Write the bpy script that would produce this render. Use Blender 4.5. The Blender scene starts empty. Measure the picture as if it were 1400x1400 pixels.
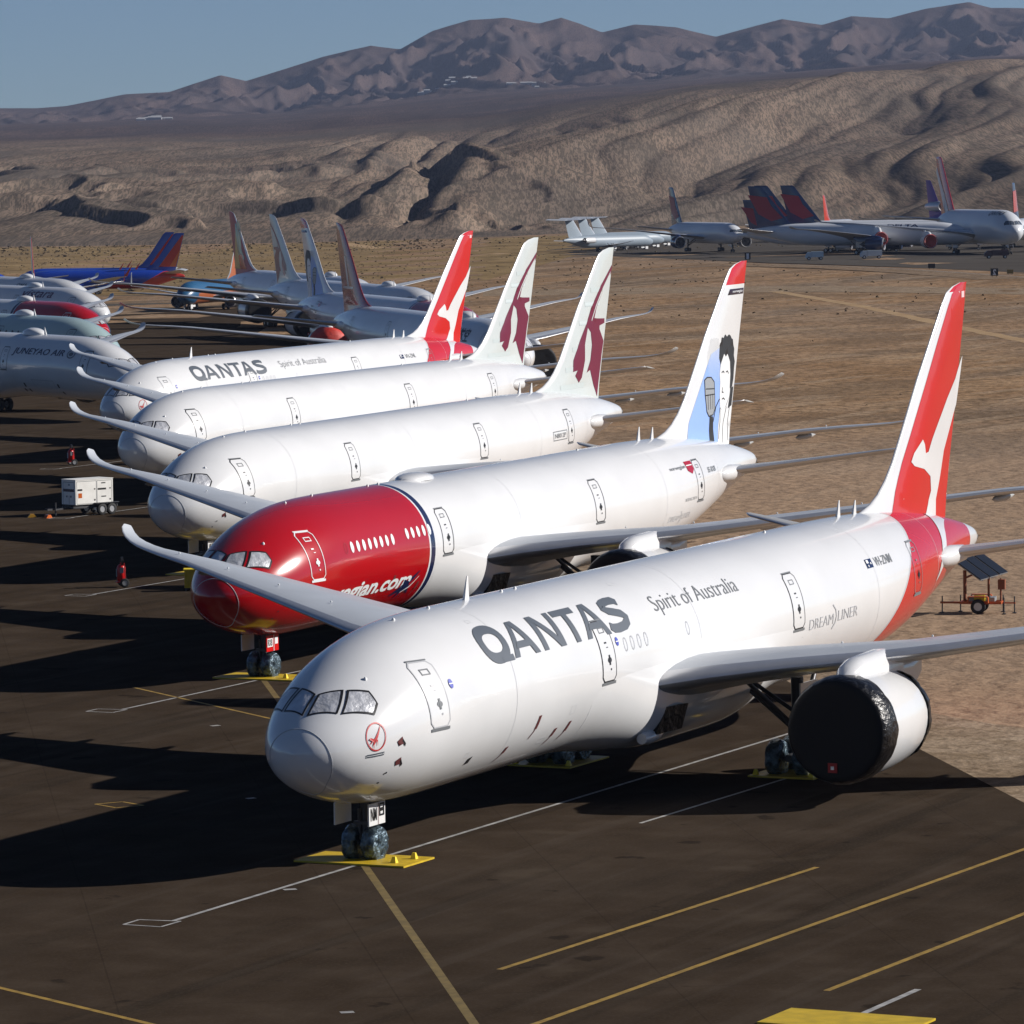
import bpy, bmesh, math, random
from math import sin, cos, pi, radians, sqrt, asin, atan2
from mathutils import Vector, Matrix, noise

# ---------------------------------------------------------------- camera, world, sun, exposure
scene = bpy.context.scene
COL = scene.collection
CAMP = Vector((-131.9754, -70.1557, 22.1362)); YAW, PITCH, ROLL, FPX = .44154, .070202, -.012, 6489.68
fw = Vector((cos(YAW)*cos(PITCH), sin(YAW)*cos(PITCH), -sin(PITCH)))
rt0 = Vector((sin(YAW), -cos(YAW), 0)); up0 = rt0.cross(fw)
rt = rt0*cos(ROLL) + up0*sin(ROLL); up = up0*cos(ROLL) - rt0*sin(ROLL)
cd = bpy.data.cameras.new('camera'); cam = bpy.data.objects.new('camera', cd); COL.objects.link(cam)
M = Matrix((rt, up, -fw)).transposed().to_4x4(); M.translation = CAMP; cam.matrix_world = M
cd.sensor_width = 36; cd.lens = 36*FPX/1400; cd.clip_start = 1; cd.clip_end = 60000
scene.camera = cam
scene.render.resolution_x = 1024; scene.render.resolution_y = 1024

SUNV = Vector((1.0, -1.66, 1.0)).normalized()          # towards the sun
EL = asin(SUNV.z); AZ = atan2(SUNV.x, SUNV.y)
w = bpy.data.worlds.new('World'); scene.world = w; w.use_nodes = True
nt = w.node_tree; nt.nodes.clear()
sky = nt.nodes.new('ShaderNodeTexSky'); sky.sky_type = 'NISHITA'; sky.sun_disc = False
sky.sun_elevation = EL; sky.sun_rotation = AZ; sky.altitude = 800; sky.air_density = .62; sky.dust_density = .15; sky.ozone_density = 5.0
bg = nt.nodes.new('ShaderNodeBackground'); bg.inputs[1].default_value = .048
wo = nt.nodes.new('ShaderNodeOutputWorld')
nt.links.new(sky.outputs[0], bg.inputs[0]); nt.links.new(bg.outputs[0], wo.inputs[0])
sd = bpy.data.lights.new('sun', 'SUN'); sd.energy = 4.95; sd.angle = radians(.5); sd.color = (1, .95, .89)
so = bpy.data.objects.new('sun', sd); COL.objects.link(so)
so.rotation_euler = SUNV.to_track_quat('Z', 'Y').to_euler(); so.location = (0, -60, 120)
scene.view_settings.view_transform = 'Standard'; scene.view_settings.look = 'None'
scene.view_settings.exposure = .28; scene.view_settings.gamma = 1
scene.render.engine = 'CYCLES'
scene.cycles.max_bounces = 6; scene.cycles.volume_bounces = 0

# ---------------------------------------------------------------- materials
MATS = {}
def mat(name, col, rough=.5, metal=0, coat=0, var=0, vscale=1., bump=0, bscale=5., stretch=None, col2=None, spec=.5, detail=4, thr=None):
    if name in MATS: return MATS[name]
    m = bpy.data.materials.new(name); m.use_nodes = True; t = m.node_tree; b = t.nodes['Principled BSDF']
    b.inputs['Base Color'].default_value = (*col, 1); b.inputs['Roughness'].default_value = rough
    b.inputs['Metallic'].default_value = metal; b.inputs['Coat Weight'].default_value = coat
    b.inputs['Coat Roughness'].default_value = .06; b.inputs['Specular IOR Level'].default_value = spec
    if var or bump:
        tc = t.nodes.new('ShaderNodeTexCoord'); mp = t.nodes.new('ShaderNodeMapping')
        t.links.new(tc.outputs['Object'], mp.inputs[0])
        if stretch: mp.inputs['Scale'].default_value = stretch
    if var:
        n = t.nodes.new('ShaderNodeTexNoise'); n.inputs['Scale'].default_value = vscale; n.inputs['Detail'].default_value = detail
        t.links.new(mp.outputs[0], n.inputs[0])
        r = t.nodes.new('ShaderNodeValToRGB')
        lo, hi = thr or (.35, .65)
        r.color_ramp.elements[0].position = lo; r.color_ramp.elements[1].position = hi
        c2 = col2 or tuple(c*(1-var) for c in col)
        r.color_ramp.elements[0].color = (*c2, 1); r.color_ramp.elements[1].color = (*col, 1)
        t.links.new(n.outputs[0], r.inputs[0]); t.links.new(r.outputs[0], b.inputs['Base Color'])
    if bump:
        n2 = t.nodes.new('ShaderNodeTexNoise'); n2.inputs['Scale'].default_value = bscale; n2.inputs['Detail'].default_value = 5
        t.links.new(mp.outputs[0], n2.inputs[0])
        bp = t.nodes.new('ShaderNodeBump'); bp.inputs['Strength'].default_value = bump; bp.inputs['Distance'].default_value = .1
        t.links.new(n2.outputs[0], bp.inputs['Height']); t.links.new(bp.outputs[0], b.inputs['Normal'])
    MATS[name] = m
    return m
def paint(name, col, rough=.22, coat=.6): return mat(name, col, rough, 0, coat, .06, .35, .012, .9)
WHITE = paint('white_paint', (.73, .735, .74))
def worn(name, col, streak):
    m = paint(name, col); t = m.node_tree; b = t.nodes['Principled BSDF']
    return m
QRED = paint('bright_red_paint', (.58, .010, .010)); NRED = paint('deep_red_paint', (.42, .004, .008))
NAVY = paint('navy_paint', (.012, .02, .07)); DGREY = mat('dark_grey_lettering', (.085, .10, .12), .4)
TGREY = mat('thin_grey_lettering', (.16, .17, .18), .4); LGREY = mat('light_grey_line', (.42, .43, .45), .4)
BLACK = mat('black_line', (.012, .012, .014), .4); WING = mat('grey_wing_paint', (.46, .49, .53), .42, 0, .1, .08, .5)
WINGU = mat('wing_underside_paint', (.42, .42, .41), .4, 0, .1, .1, .5)
METAL = mat('polished_leading_edge', (.66, .66, .67), .32, .75, 0, .08, 1.5)
DMETAL = mat('dark_gear_metal', (.08, .08, .085), .45, .6); GMETAL = mat('grey_gear_metal', (.35, .36, .38), .35, .5)
PLASTICF = mat('black_plastic_sheet', (.004, .004, .005), .62, 0, 0, 0, 1, .35, 1.5, spec=.25)
PLASTIC = mat('black_plastic_wrap', (.005, .005, .006), .3, 0, .12, 0, 1, 1.0, 3.4, spec=.4)
FOIL = mat('silver_foil_cover', (.80, .81, .84), .4, .5, 0, .3, 1.6, .6, 3.2)
TYREWRAP = mat('silvery_blue_tyre_wrap', (.17, .24, .29), .2, .55, 0, .7, 3.5, 1.0, 7, col2=(.015, .03, .045), thr=(.35, .68))
RUBBER = mat('tyre_rubber', (.02, .02, .02), .8); CHROME = mat('wheel_hub_metal', (.55, .55, .56), .35, .6)
YEL = mat('yellow_metal_paint', (.62, .42, .015), .5, 0, 0, .25, 2); REDTAG = mat('red_cover_fabric', (.10, .012, .012), .7)
REDCOV = mat('red_engine_cover', (.55, .035, .02), .6, 0, 0, .2, 1, .5, 2)
MAROON = paint('maroon_paint', (.16, .012, .045), .3, .4); QTAIL = paint('pale_grey_green_paint', (.56, .60, .59), .3, .4)
QSTRIPE = mat('faint_grey_stripe', (.50, .56, .56), .35); HAIR = mat('charcoal_print', (.02, .022, .025), .45)
BLUEP = mat('sky_blue_print', (.27, .42, .80), .4); MICG = mat('grey_print', (.30, .32, .34), .4); FACEP = mat('white_print', (.72, .73, .74), .4)
BLUESW = paint('royal_blue_paint', (.012, .05, .36)); SWRED = paint('canyon_red_paint', (.45, .03, .015)); ORANGE = paint('orange_paint', (.55, .12, .02))
ICE = paint('ice_green_paint', (.38, .50, .50)); DNAVY = paint('dark_navy_tail_paint', (.012, .03, .10)); PURPLE = mat('purple_paint', (.09, .015, .26), .45)
WREDT = paint('dark_red_tail_paint', (.36, .035, .03)); TGREEN = paint('mixed_tail_green', (.16, .2, .12)); TGOLD = paint('tail_gold', (.45, .33, .12)); TBLUE = paint('tail_blue', (.15, .32, .5))
DOORL = LGREY

# ---------------------------------------------------------------- helpers
def link(o, parent=None):
    COL.objects.link(o)
    if parent is not None: o.parent = parent
    return o
def tag(o, label=None, cat=None, group=None, kind=None):
    if label: o['label'] = label
    if cat: o['category'] = cat
    if group: o['group'] = group
    if kind: o['kind'] = kind
    return o
def empty(name, loc, rz=0):
    o = bpy.data.objects.new(name, None); o.empty_display_size = .5; o.location = loc; o.rotation_euler = (0, 0, rz)
    return link(o)
SLOPE = [0.0]
def tilt(p): return (p[0], p[1], p[2] + SLOPE[0]*(p[0]-30))
class MB:
    """collects faces; build() links them as ONE mesh object"""
    def __init__(s): s.v = []; s.f = []; s.m = []
    def add(s, vs, fs, mi=0):
        o = len(s.v); s.v += [tuple(p) for p in vs]
        for f in fs: s.f.append([o+i for i in f]); s.m.append(mi)
    def box(s, c, d, mi=0, rz=0, ry=0, rx=0):
        R = Matrix.Rotation(rz, 3, 'Z') @ Matrix.Rotation(ry, 3, 'Y') @ Matrix.Rotation(rx, 3, 'X'); C = Vector(c)
        vs = [C + R @ Vector((x*d[0]/2, y*d[1]/2, z*d[2]/2)) for x in (-1, 1) for y in (-1, 1) for z in (-1, 1)]
        s.add(vs, [(0, 1, 3, 2), (4, 6, 7, 5), (0, 4, 5, 1), (2, 3, 7, 6), (0, 2, 6, 4), (1, 5, 7, 3)], mi)
    def tube(s, a, b, r, r2=None, n=12, mi=0, cap=True):
        a, b = Vector(a), Vector(b); d = (b-a).normalized(); u = d.orthogonal().normalized(); v = d.cross(u)
        r2 = r if r2 is None else r2
        vs = [a + (u*cos(2*pi*i/n) + v*sin(2*pi*i/n))*r for i in range(n)] + [b + (u*cos(2*pi*i/n) + v*sin(2*pi*i/n))*r2 for i in range(n)]
        fs = [(i, (i+1) % n, n+(i+1) % n, n+i) for i in range(n)]
        if cap: fs += [tuple(range(n-1, -1, -1)), tuple(range(n, 2*n))]
        s.add(vs, fs, mi)
    def rings(s, rings, mi=0, cap0=True, cap1=True, closed=True, mfun=None):
        n = len(rings[0]); o = len(s.v)
        for r in rings: s.v += [tuple(p) for p in r]
        for k in range(len(rings)-1):
            for i in range(n if closed else n-1):
                j = (i+1) % n
                s.f.append([o+k*n+i, o+k*n+j, o+(k+1)*n+j, o+(k+1)*n+i]); s.m.append(mfun(k, i) if mfun else mi)
        if cap0: s.f.append([o+i for i in range(n-1, -1, -1)]); s.m.append(mi)
        if cap1: s.f.append([o+(len(rings)-1)*n+i for i in range(n)]); s.m.append(mi)
    def revolve(s, prof, c, axis='x', n=40, mi=0, mfun=None, cap0=False, cap1=False):
        rs = []
        for (x, r) in prof:
            ring = []
            for i in range(n):
                a = 2*pi*i/n
                if axis == 'x': ring.append((c[0]+x, c[1]+r*cos(a), c[2]+r*sin(a)))
                elif axis == 'y': ring.append((c[0]+r*cos(a), c[1]+x, c[2]+r*sin(a)))
                else: ring.append((c[0]+r*cos(a), c[1]+r*sin(a), c[2]+x))
            rs.append(ring)
        s.rings(rs, mi, cap0, cap1, mfun=mfun)
    def build(s, name, parent=None, mats=(WHITE,), smooth=35, T=None):
        me = bpy.data.meshes.new(name)
        vs = [T(p) for p in s.v] if T else s.v
        me.from_pydata(vs, [], s.f)
        for m in mats: me.materials.append(m)
        me.polygons.foreach_set('material_index', s.m)
        bm = bmesh.new(); bm.from_mesh(me); bmesh.ops.recalc_face_normals(bm, faces=bm.faces); bm.to_mesh(me); bm.free()
        if smooth:
            me.shade_smooth()
            if smooth < 180: me.set_sharp_from_angle(angle=radians(smooth))
        return link(bpy.data.objects.new(name, me), parent)

# flat drawings that are wrapped onto a surface -------------------------------------------
class D2:
    def __init__(s): s.p = []           # (points, material, lift)
    def poly(s, pts, mi=0, k=0): s.p.append((pts, mi, k)); return s
    def rect(s, x0, y0, x1, y1, mi=0, k=0): return s.poly([(x0, y0), (x1, y0), (x1, y1), (x0, y1)], mi, k)
    def ribbon(s, pts, w, mi=0, k=0, closed=False):
        n = len(pts); P = [Vector(p) for p in pts]; L = []; R = []
        ws = w if isinstance(w, (list, tuple)) else [w]*n
        for i in range(n):
            a = P[(i-1) % n] if (closed or i) else P[i]; b = P[(i+1) % n] if (closed or i < n-1) else P[i]
            t1 = (P[i]-a); t2 = (b-P[i]); t1 = t1.normalized() if t1.length > 1e-6 else t2.normalized(); t2 = t2.normalized() if t2.length > 1e-6 else t1
            t = (t1+t2).normalized() if (t1+t2).length > 1e-6 else t1
            nrm = Vector((-t.y, t.x)); c = max(.45, nrm.dot(Vector((-t1.y, t1.x))))
            L.append(P[i]+nrm*ws[i]/2/c); R.append(P[i]-nrm*ws[i]/2/c)
        for i in range(n if closed else n-1):
            j = (i+1) % n
            s.poly([tuple(L[i]), tuple(L[j]), tuple(R[j]), tuple(R[i])], mi, k)
        return s
    def ellipse(s, cx, cy, a, b, mi=0, k=0, n=20): return s.poly([(cx+a*cos(2*pi*i/n), cy+b*sin(2*pi*i/n)) for i in range(n)], mi, k)
    def ring(s, cx, cy, a, b, w, mi=0, k=0, n=28): return s.ribbon([(cx+a*cos(2*pi*i/n), cy+b*sin(2*pi*i/n)) for i in range(n)], w, mi, k, True)
    def text(s, body, x0, y0, x1, y1, mi=0, k=0, bold=0, shear=0, spacing=1):
        cu = bpy.data.curves.new('t', 'FONT'); cu.body = body; cu.offset = bold; cu.shear = shear; cu.space_character = spacing; cu.resolution_u = 3
        o = bpy.data.objects.new('t', cu); me = bpy.data.meshes.new_from_object(o)
        vs = [v.co.copy() for v in me.vertices]
        if not vs: return s
        ax = min(v.x for v in vs); bx = max(v.x for v in vs); ay = min(v.y for v in vs); by = max(v.y for v in vs)
        q = [(x0+(v.x-ax)/(bx-ax)*(x1-x0), y0+(v.y-ay)/(by-ay)*(y1-y0)) for v in vs]
        for p in me.polygons: s.poly([q[i] for i in p.vertices], mi, k)
        bpy.data.objects.remove(o); bpy.data.curves.remove(cu); bpy.data.meshes.remove(me)
        return s
    def build(s, name, parent, mats, mapf, sx=.6, sy=.22, T=None, lift=.006, off=.012):
        bm = bmesh.new()
        kl = bm.verts.layers.float.new('k')
        for pts, mi, k in s.p:
            vs = [bm.verts.new((p[0], p[1], 0)) for p in pts]
            for v in vs: v[kl] = k
            try:
                f = bm.faces.new(vs); f.material_index = mi
            except ValueError: pass
        bmesh.ops.triangulate(bm, faces=[f for f in bm.faces if len(f.verts) > 4])
        if bm.verts:
            for ax, st in ((0, sx), (1, sy)):
                lo = min(v.co[ax] for v in bm.verts); hi = max(v.co[ax] for v in bm.verts)
                no = (1, 0, 0) if ax == 0 else (0, 1, 0)
                q = math.floor(lo/st)+1
                while q*st < hi:
                    co = [0, 0, 0]; co[ax] = q*st
                    # keep the lift of the pieces: cuts interpolate along edges of equal lift
                    bmesh.ops.bisect_plane(bm, geom=bm.verts[:]+bm.edges[:]+bm.faces[:], plane_co=co, plane_no=no); q += 1
        for f in bm.faces:
            k = max(v[kl] for v in f.verts)
            for v in f.verts: v[kl] = k
        for v in bm.verts:
            p = mapf(v.co.x, v.co.y, off+lift*v[kl]); v.co = T(p) if T else p
        me = bpy.data.meshes.new(name); bm.to_mesh(me); bm.free()
        for m in mats: me.materials.append(m)
        me.shade_smooth()
        return link(bpy.data.objects.new(name, me), parent)

# ---------------------------------------------------------------- the airliner
TOPT = [(0,4.42),(.12,4.78),(.35,5.1),(.7,5.42),(1.2,5.8),(2,6.3),(3,6.83),(4,7.25),(5,7.55),(6.5,7.86),(8,8.02),(10,8.087),(44,8.087),(49,8.02),(52,7.87),(55,7.62),(58,7.27),(60.5,6.88),(62.4,6.5),(63.2,6.28),(63.5,6.05)]
BOTT = [(0,4.38),(.12,3.98),(.35,3.64),(.7,3.34),(1.2,3.04),(2,2.72),(3,2.47),(4,2.31),(5.5,2.19),(8,2.147),(43,2.147),(46,2.2),(49,2.5),(52,3.03),(55,3.72),(58,4.42),(61,5.03),(63,5.45),(63.5,5.62)]
WIDT = [(0,.03),(.12,.52),(.35,.9),(.7,1.27),(1.2,1.64),(2,2.05),(3,2.38),(4,2.6),(5.5,2.78),(7,2.86),(9,2.885),(42,2.885),(46,2.8),(50,2.5),(54,1.98),(58,1.3),(61,.75),(62.8,.42),(63.3,.3),(63.5,.16)]
def pch(T):
    n = len(T); h = [T[i+1][0]-T[i][0] for i in range(n-1)]; d = [(T[i+1][1]-T[i][1])/h[i] for i in range(n-1)]
    m = [0]*n; m[0] = d[0]; m[-1] = d[-1]
    for i in range(1, n-1):
        if d[i-1]*d[i] > 0:
            w1 = 2*h[i]+h[i-1]; w2 = h[i]+2*h[i-1]; m[i] = (w1+w2)/(w1/d[i-1]+w2/d[i])
    def f(x):
        if x <= T[0][0]: return T[0][1]
        if x >= T[-1][0]: return T[-1][1]
        lo, hi = 0, n-1
        while hi-lo > 1:
            k = (lo+hi)//2
            if T[k][0] <= x: lo = k
            else: hi = k
        t = (x-T[lo][0])/h[lo]; t2 = t*t; t3 = t2*t
        return (2*t3-3*t2+1)*T[lo][1]+(t3-2*t2+t)*h[lo]*m[lo]+(-2*t3+3*t2)*T[hi][1]+(t3-t2)*h[lo]*m[hi]
    return f
_top, _bot, _wid = pch(TOPT), pch(BOTT), pch(WIDT)
class Body:
    """fuselage shape: the nose scales with kn, the tail with kt, cross-section with (kw, kh), centre height zc"""
    def __init__(s, L=63.5, kn=1, kt=1, kw=1, kh=1, zc=5.117): s.L, s.kn, s.kt, s.kw, s.kh, s.zc = L, kn, kt, kw, kh, zc
    def fx(s, X):                        # table station -> metres
        n = 10*s.kn; t = s.L-20.5*s.kt
        return X*s.kn if X <= 10 else (s.L-(63.5-X)*s.kt if X >= 43 else n+(X-10)/33*(t-n))
    def inv(s, x):
        n = 10*s.kn; t = s.L-20.5*s.kt
        return x/s.kn if x <= n else (63.5-(s.L-x)/s.kt if x >= t else 10+(x-n)/(t-n)*33)
    def top(s, x): return s.zc+(_top(s.inv(x))-5.117)*s.kh
    def bot(s, x): return s.zc+(_bot(s.inv(x))-5.117)*s.kh
    def wid(s, x): return _wid(s.inv(x))*s.kw
    def pt(s, x, phi, side=-1, off=0):
        t, b, w_ = s.top(x), s.bot(x), s.wid(x)
        return (x, side*(w_+off)*cos(phi), (t+b)/2+((t-b)/2+off)*sin(phi))
    def side(s, sd):                     # wraps (x, arc height) on one side
        def f(x, h, off):
            z = s.zc+2.97*s.kh*sin(max(-1.57, min(1.57, h/2.93)))
            t, b = s.top(x), s.bot(x); q = max(-.999, min(.999, (z-(t+b)/2)/((t-b)/2)))
            return s.pt(x, asin(q), sd, off)
        return f
    def polar(s, sd):
        return lambda x, phi, off: s.pt(x, phi, sd, off)

XS = [0, .03, .07, .12, .2, .35, .5, .7, .95, 1.2, 1.6, 2, 2.5, 3, 3.5, 4, 4.5, 5, 5.75, 6.5, 7.25, 8, 9, 10] + [10+33*i/16 for i in range(1, 17)] + [43+i*.85 for i in range(1, 22)] + [61.6, 62.2, 62.7, 63.1, 63.35, 63.5]
def fuselage(parent, B, zones, mats, n=56, T=tilt):
    """zones: list of (fn(x,y,z)->bool, material index), cuts: planes that make the zone borders crisp"""
    cuts = zones['cuts'] if zones else []; fn = zones['fn'] if zones else None
    bm = bmesh.new(); rows = []
    for X in XS:
        x = B.fx(X); rows.append([bm.verts.new(B.pt(x, 2*pi*i/n)) for i in range(n)])
    for k in range(len(rows)-1):
        for i in range(n):
            j = (i+1) % n; bm.faces.new((rows[k][i], rows[k][j], rows[k+1][j], rows[k+1][i]))
    bm.faces.new(rows[0]); bm.faces.new(rows[-1])
    for co, no in cuts: bmesh.ops.bisect_plane(bm, geom=bm.verts[:]+bm.edges[:]+bm.faces[:], plane_co=co, plane_no=no)
    if fn:
        for f in bm.faces: f.material_index = fn(f.calc_center_median())
    for v in bm.verts: v.co = T(v.co)
    bmesh.ops.recalc_face_normals(bm, faces=bm.faces)
    me = bpy.data.meshes.new('fuselage'); bm.to_mesh(me); bm.free()
    for m in mats: me.materials.append(m)
    me.shade_smooth()
    return link(bpy.data.objects.new('fuselage', me), parent)

AF = [(0, 0), (.004, .14), (.015, .27), (.04, .42), (.08, .58), (.15, .78), (.25, .94), (.35, 1), (.5, .93), (.65, .72), (.8, .43), (.92, .19), (1, .02)]
def af(t):                               # half thickness, 0..1
    for i in range(len(AF)-1):
        if AF[i+1][0] >= t: return AF[i][1]+(AF[i+1][1]-AF[i][1])*(t-AF[i][0])/(AF[i+1][0]-AF[i][0])
    return 0
def section(le, te, y, z, th, camber=0, vert=False):
    up_, lo_ = [], []
    for t, h in AF:
        x = le+(te-le)*t; d = h*th/2
        up_.append((x, y+(d if vert else 0), z+(0 if vert else d*1.1-camber*t)))
        lo_.append((x, y-(d if vert else 0), z-(0 if vert else d*.9+camber*t)))
    return up_+lo_[-1:0:-1]
def wing(parent, st, side, name='wing', T=tilt, mats=None, curl=None):
    """st: (y, le, te, z, thickness)"""
    m = MB(); R = [section(le, te, side*y, z, th, .25 if y < 12 else .12) for y, le, te, z, th in st]
    n = len(R[0])
    m.rings(R, 0, True, True, mfun=lambda k, i: 1 if (i < 4 or i >= n-4) else (0 if i < len(AF)-1 else 2))
    return m.build(name, parent, mats or (WING, METAL, WINGU), 40, T)
WST = [(1.0,20.8,33.6,3.75,1.5),(2.9,22.2,33.5,4.15,1.45),(4.5,22.9,33.45,4.4,1.25),(7,24.1,33.4,4.7,1.0),(9.8,25.6,33.5,4.95,.82),(12,26.9,34.0,5.2,.68),(16,29.9,35.6,5.68,.55),(20,32.9,37.2,6.15,.44),(24,35.9,38.8,6.62,.34),(26,37.4,39.7,6.78,.28),(27.4,38.7,40.5,6.86,.22),(28.3,39.6,41.2,6.92,.19),(29.0,40.3,41.7,7.02,.15),(29.5,40.8,42.0,7.16,.11),(29.85,41.2,42.25,7.34,.08),(30.05,41.5,42.4,7.52,.05),(30.12,41.8,42.4,7.62,.03)]
def wing_z(st, y):
    for a, b in zip(st, st[1:]):
        if b[0] >= y:
            t = (y-a[0])/(b[0]-a[0]); return [a[i]+(b[i]-a[i])*t for i in range(5)]
    return st[-1]
def engine(parent, x, y, z, R, L, wst, cover='wrap', nac=WHITE, T=tilt, lod=0, pylon=True):
    prof = [(.35, R*.80), (.1, R*.86), (0, R*.915), (.08, R*.96), (.3, R*.99), (.9, R*1.0), (L*.35, R*1.0), (L*.6, R*.985), (L*.85, R*.93), (L, R*.85), (L*.985, R*.81), (L*.8, R*.76)]
    m = MB(); m.revolve(prof, (x, y, z), 'x', 40 if lod == 0 else 20, 0, mfun=lambda k, i: 1 if k < 4 else 0)
    e = m.build('engine', parent, (nac, METAL), 50, T)
    m = MB(); m.revolve([(L*.8, R*.69), (L*.95, R*.6), (L*1.1, R*.46), (L*1.18, R*.42), (L*1.18, R*.3), (L*1.38, .05)], (x, y, z), 'x', 28, 0)
    m.build('exhaust_cone', e, (DMETAL,), 40, T)
    rnd = random.Random(int(x*7+y))
    n = 72 if lod == 0 else 24
    if cover == 'wrap':
        ph = [rnd.uniform(0, 6) for _ in range(6)]
        R_ = []
        for k, (dx, r) in enumerate([(-.02, .04), (-.03, .35*R), (-.05, .7*R), (-.07, .84*R), (-.06, .90*R), (-.01, .95*R), (.1, .985*R), (.4, 1.025*R), (.6, 1.03*R), (.85, 1.03*R), (1.05, 1.025*R), (1.12, 1.012*R)]):
            ring = []
            for i in range(n):
                a = 2*pi*i/n; wr = (sin(9*a+ph[0])*.4+sin(23*a+ph[1]+dx*2)+.7*sin(37*a+ph[2]-dx*3))*.007*(1 if 3 < k < 11 else .3)
                xx = dx + (.05*sin(5*a+ph[3])+.04*sin(13*a+ph[4]) if k > 9 else 0)
                ring.append((x+xx, y+(r+wr)*cos(a), z+(r+wr)*sin(a)))
            R_.append(ring)
        m = MB(); m.rings(R_, 0, True, False, mfun=lambda k, i: 0 if k < 5 else 1)
        c = m.build('intake_cover', e, (PLASTICF, PLASTIC), 80, T)
        m = MB(); m.box((x-.09, y+.1, z-R*.68), (.04, .34, .34), 0); m.box((x-.118, y+.1, z-R*.68), (.01, .12, .12), 1)
        m.build('warning_tag', e, (mat('red_warning_patch', (.30, .01, .01), .6), FOIL), 0, T)
        R_ = []
        for k, (dx, r) in enumerate([(L*.90, .935), (L*.94, .925), (L*.99, .89), (L*1.03, .84), (L*1.06, .76), (L*1.15, .55), (L*1.3, .42), (L*1.42, .3), (L*1.44, .05)]):
            ring = []
            for i in range(n):
                a = 2*pi*i/n; wr = .02*sin(11*a+ph[0])+.015*sin(29*a+ph[5]+k)
                ring.append((x+dx+(.05*sin(7*a) if k == 0 else 0), y+(r*R+wr)*cos(a), z+(r*R+wr)*sin(a)))
            R_.append(ring)
        m = MB(); m.rings(R_, 0, False, True); m.build('exhaust_cover', e, (PLASTIC,), 80, T)
    elif cover == 'red':
        m = MB(); m.revolve([(.5, .05), (.35, R*.6), (.1, R*.88), (-.03, R*.93), (.05, R*.98), (.5, R*1.015), (.6, R*1.01)], (x, y, z), 'x', 24, 0); m.build('intake_cover', e, (REDCOV,), 60, T)
    elif cover == 'bag':
        R_ = []
        for k, (dx, r) in enumerate([(-.6, .05), (-.5, .5), (-.2, .9), (.3, 1.05), (1.2, 1.1), (2.4, 1.12), (3.2, 1.08), (3.6, 1.0)]):
            R_.append([(x+dx, y+(r*R+.05*sin(7*2*pi*i/n+k)+.04*sin(15*2*pi*i/n-k))*cos(2*pi*i/n), z+(r*R+.05*sin(7*2*pi*i/n+k))*sin(2*pi*i/n)) for i in range(n)])
        m = MB(); m.rings(R_, 0, True, False); m.build('intake_cover', e, (REDCOV,), 80, T)
    else:
        m = MB(); m.revolve([(.1, R*.86), (.6, R*.8), (1.0, R*.8), (1.0, R*.25), (.6, .05)], (x, y, z), 'x', 24, 0); m.build('fan', e, (DMETAL,), 40, T)
    if pylon:
        ay = abs(y); _, le, te, zw, th = wing_z(wst, ay)
        m = MB(); R_ = []
        zn = z+R*.95
        for (xx, zt, zb, hw) in ((x+L*.10, zn+.04, zn-.1, .08), (x+L*.22, zn+.42, zn-.25, .42), (x+L*.36, max(zn+.62, zw-.5), zn-.4, .52), (x+L*.8, max(zn+.68, zw-.4), zn-.6, .52), (x+L*1.04, max(zn+.6, zw-.5), zn-.6, .50), (x+L*1.05, zw-.2, zn-.8, .34), (le+3.4, zw-.2, zn-1.0, .28), (le+4.6, zw-.2, zw-.9, .16)):
            R_.append([(xx, y-hw, zb), (xx, y-hw, zb+(zt-zb)*.6), (xx, y-hw*.75, zb+(zt-zb)*.88), (xx, y-hw*.3, zt), (xx, y+hw*.3, zt), (xx, y+hw*.75, zb+(zt-zb)*.88), (xx, y+hw, zb+(zt-zb)*.6), (xx, y+hw, zb)])
        m.rings(R_); m.build('pylon', e, (nac,), 60, T)
    return e

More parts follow.
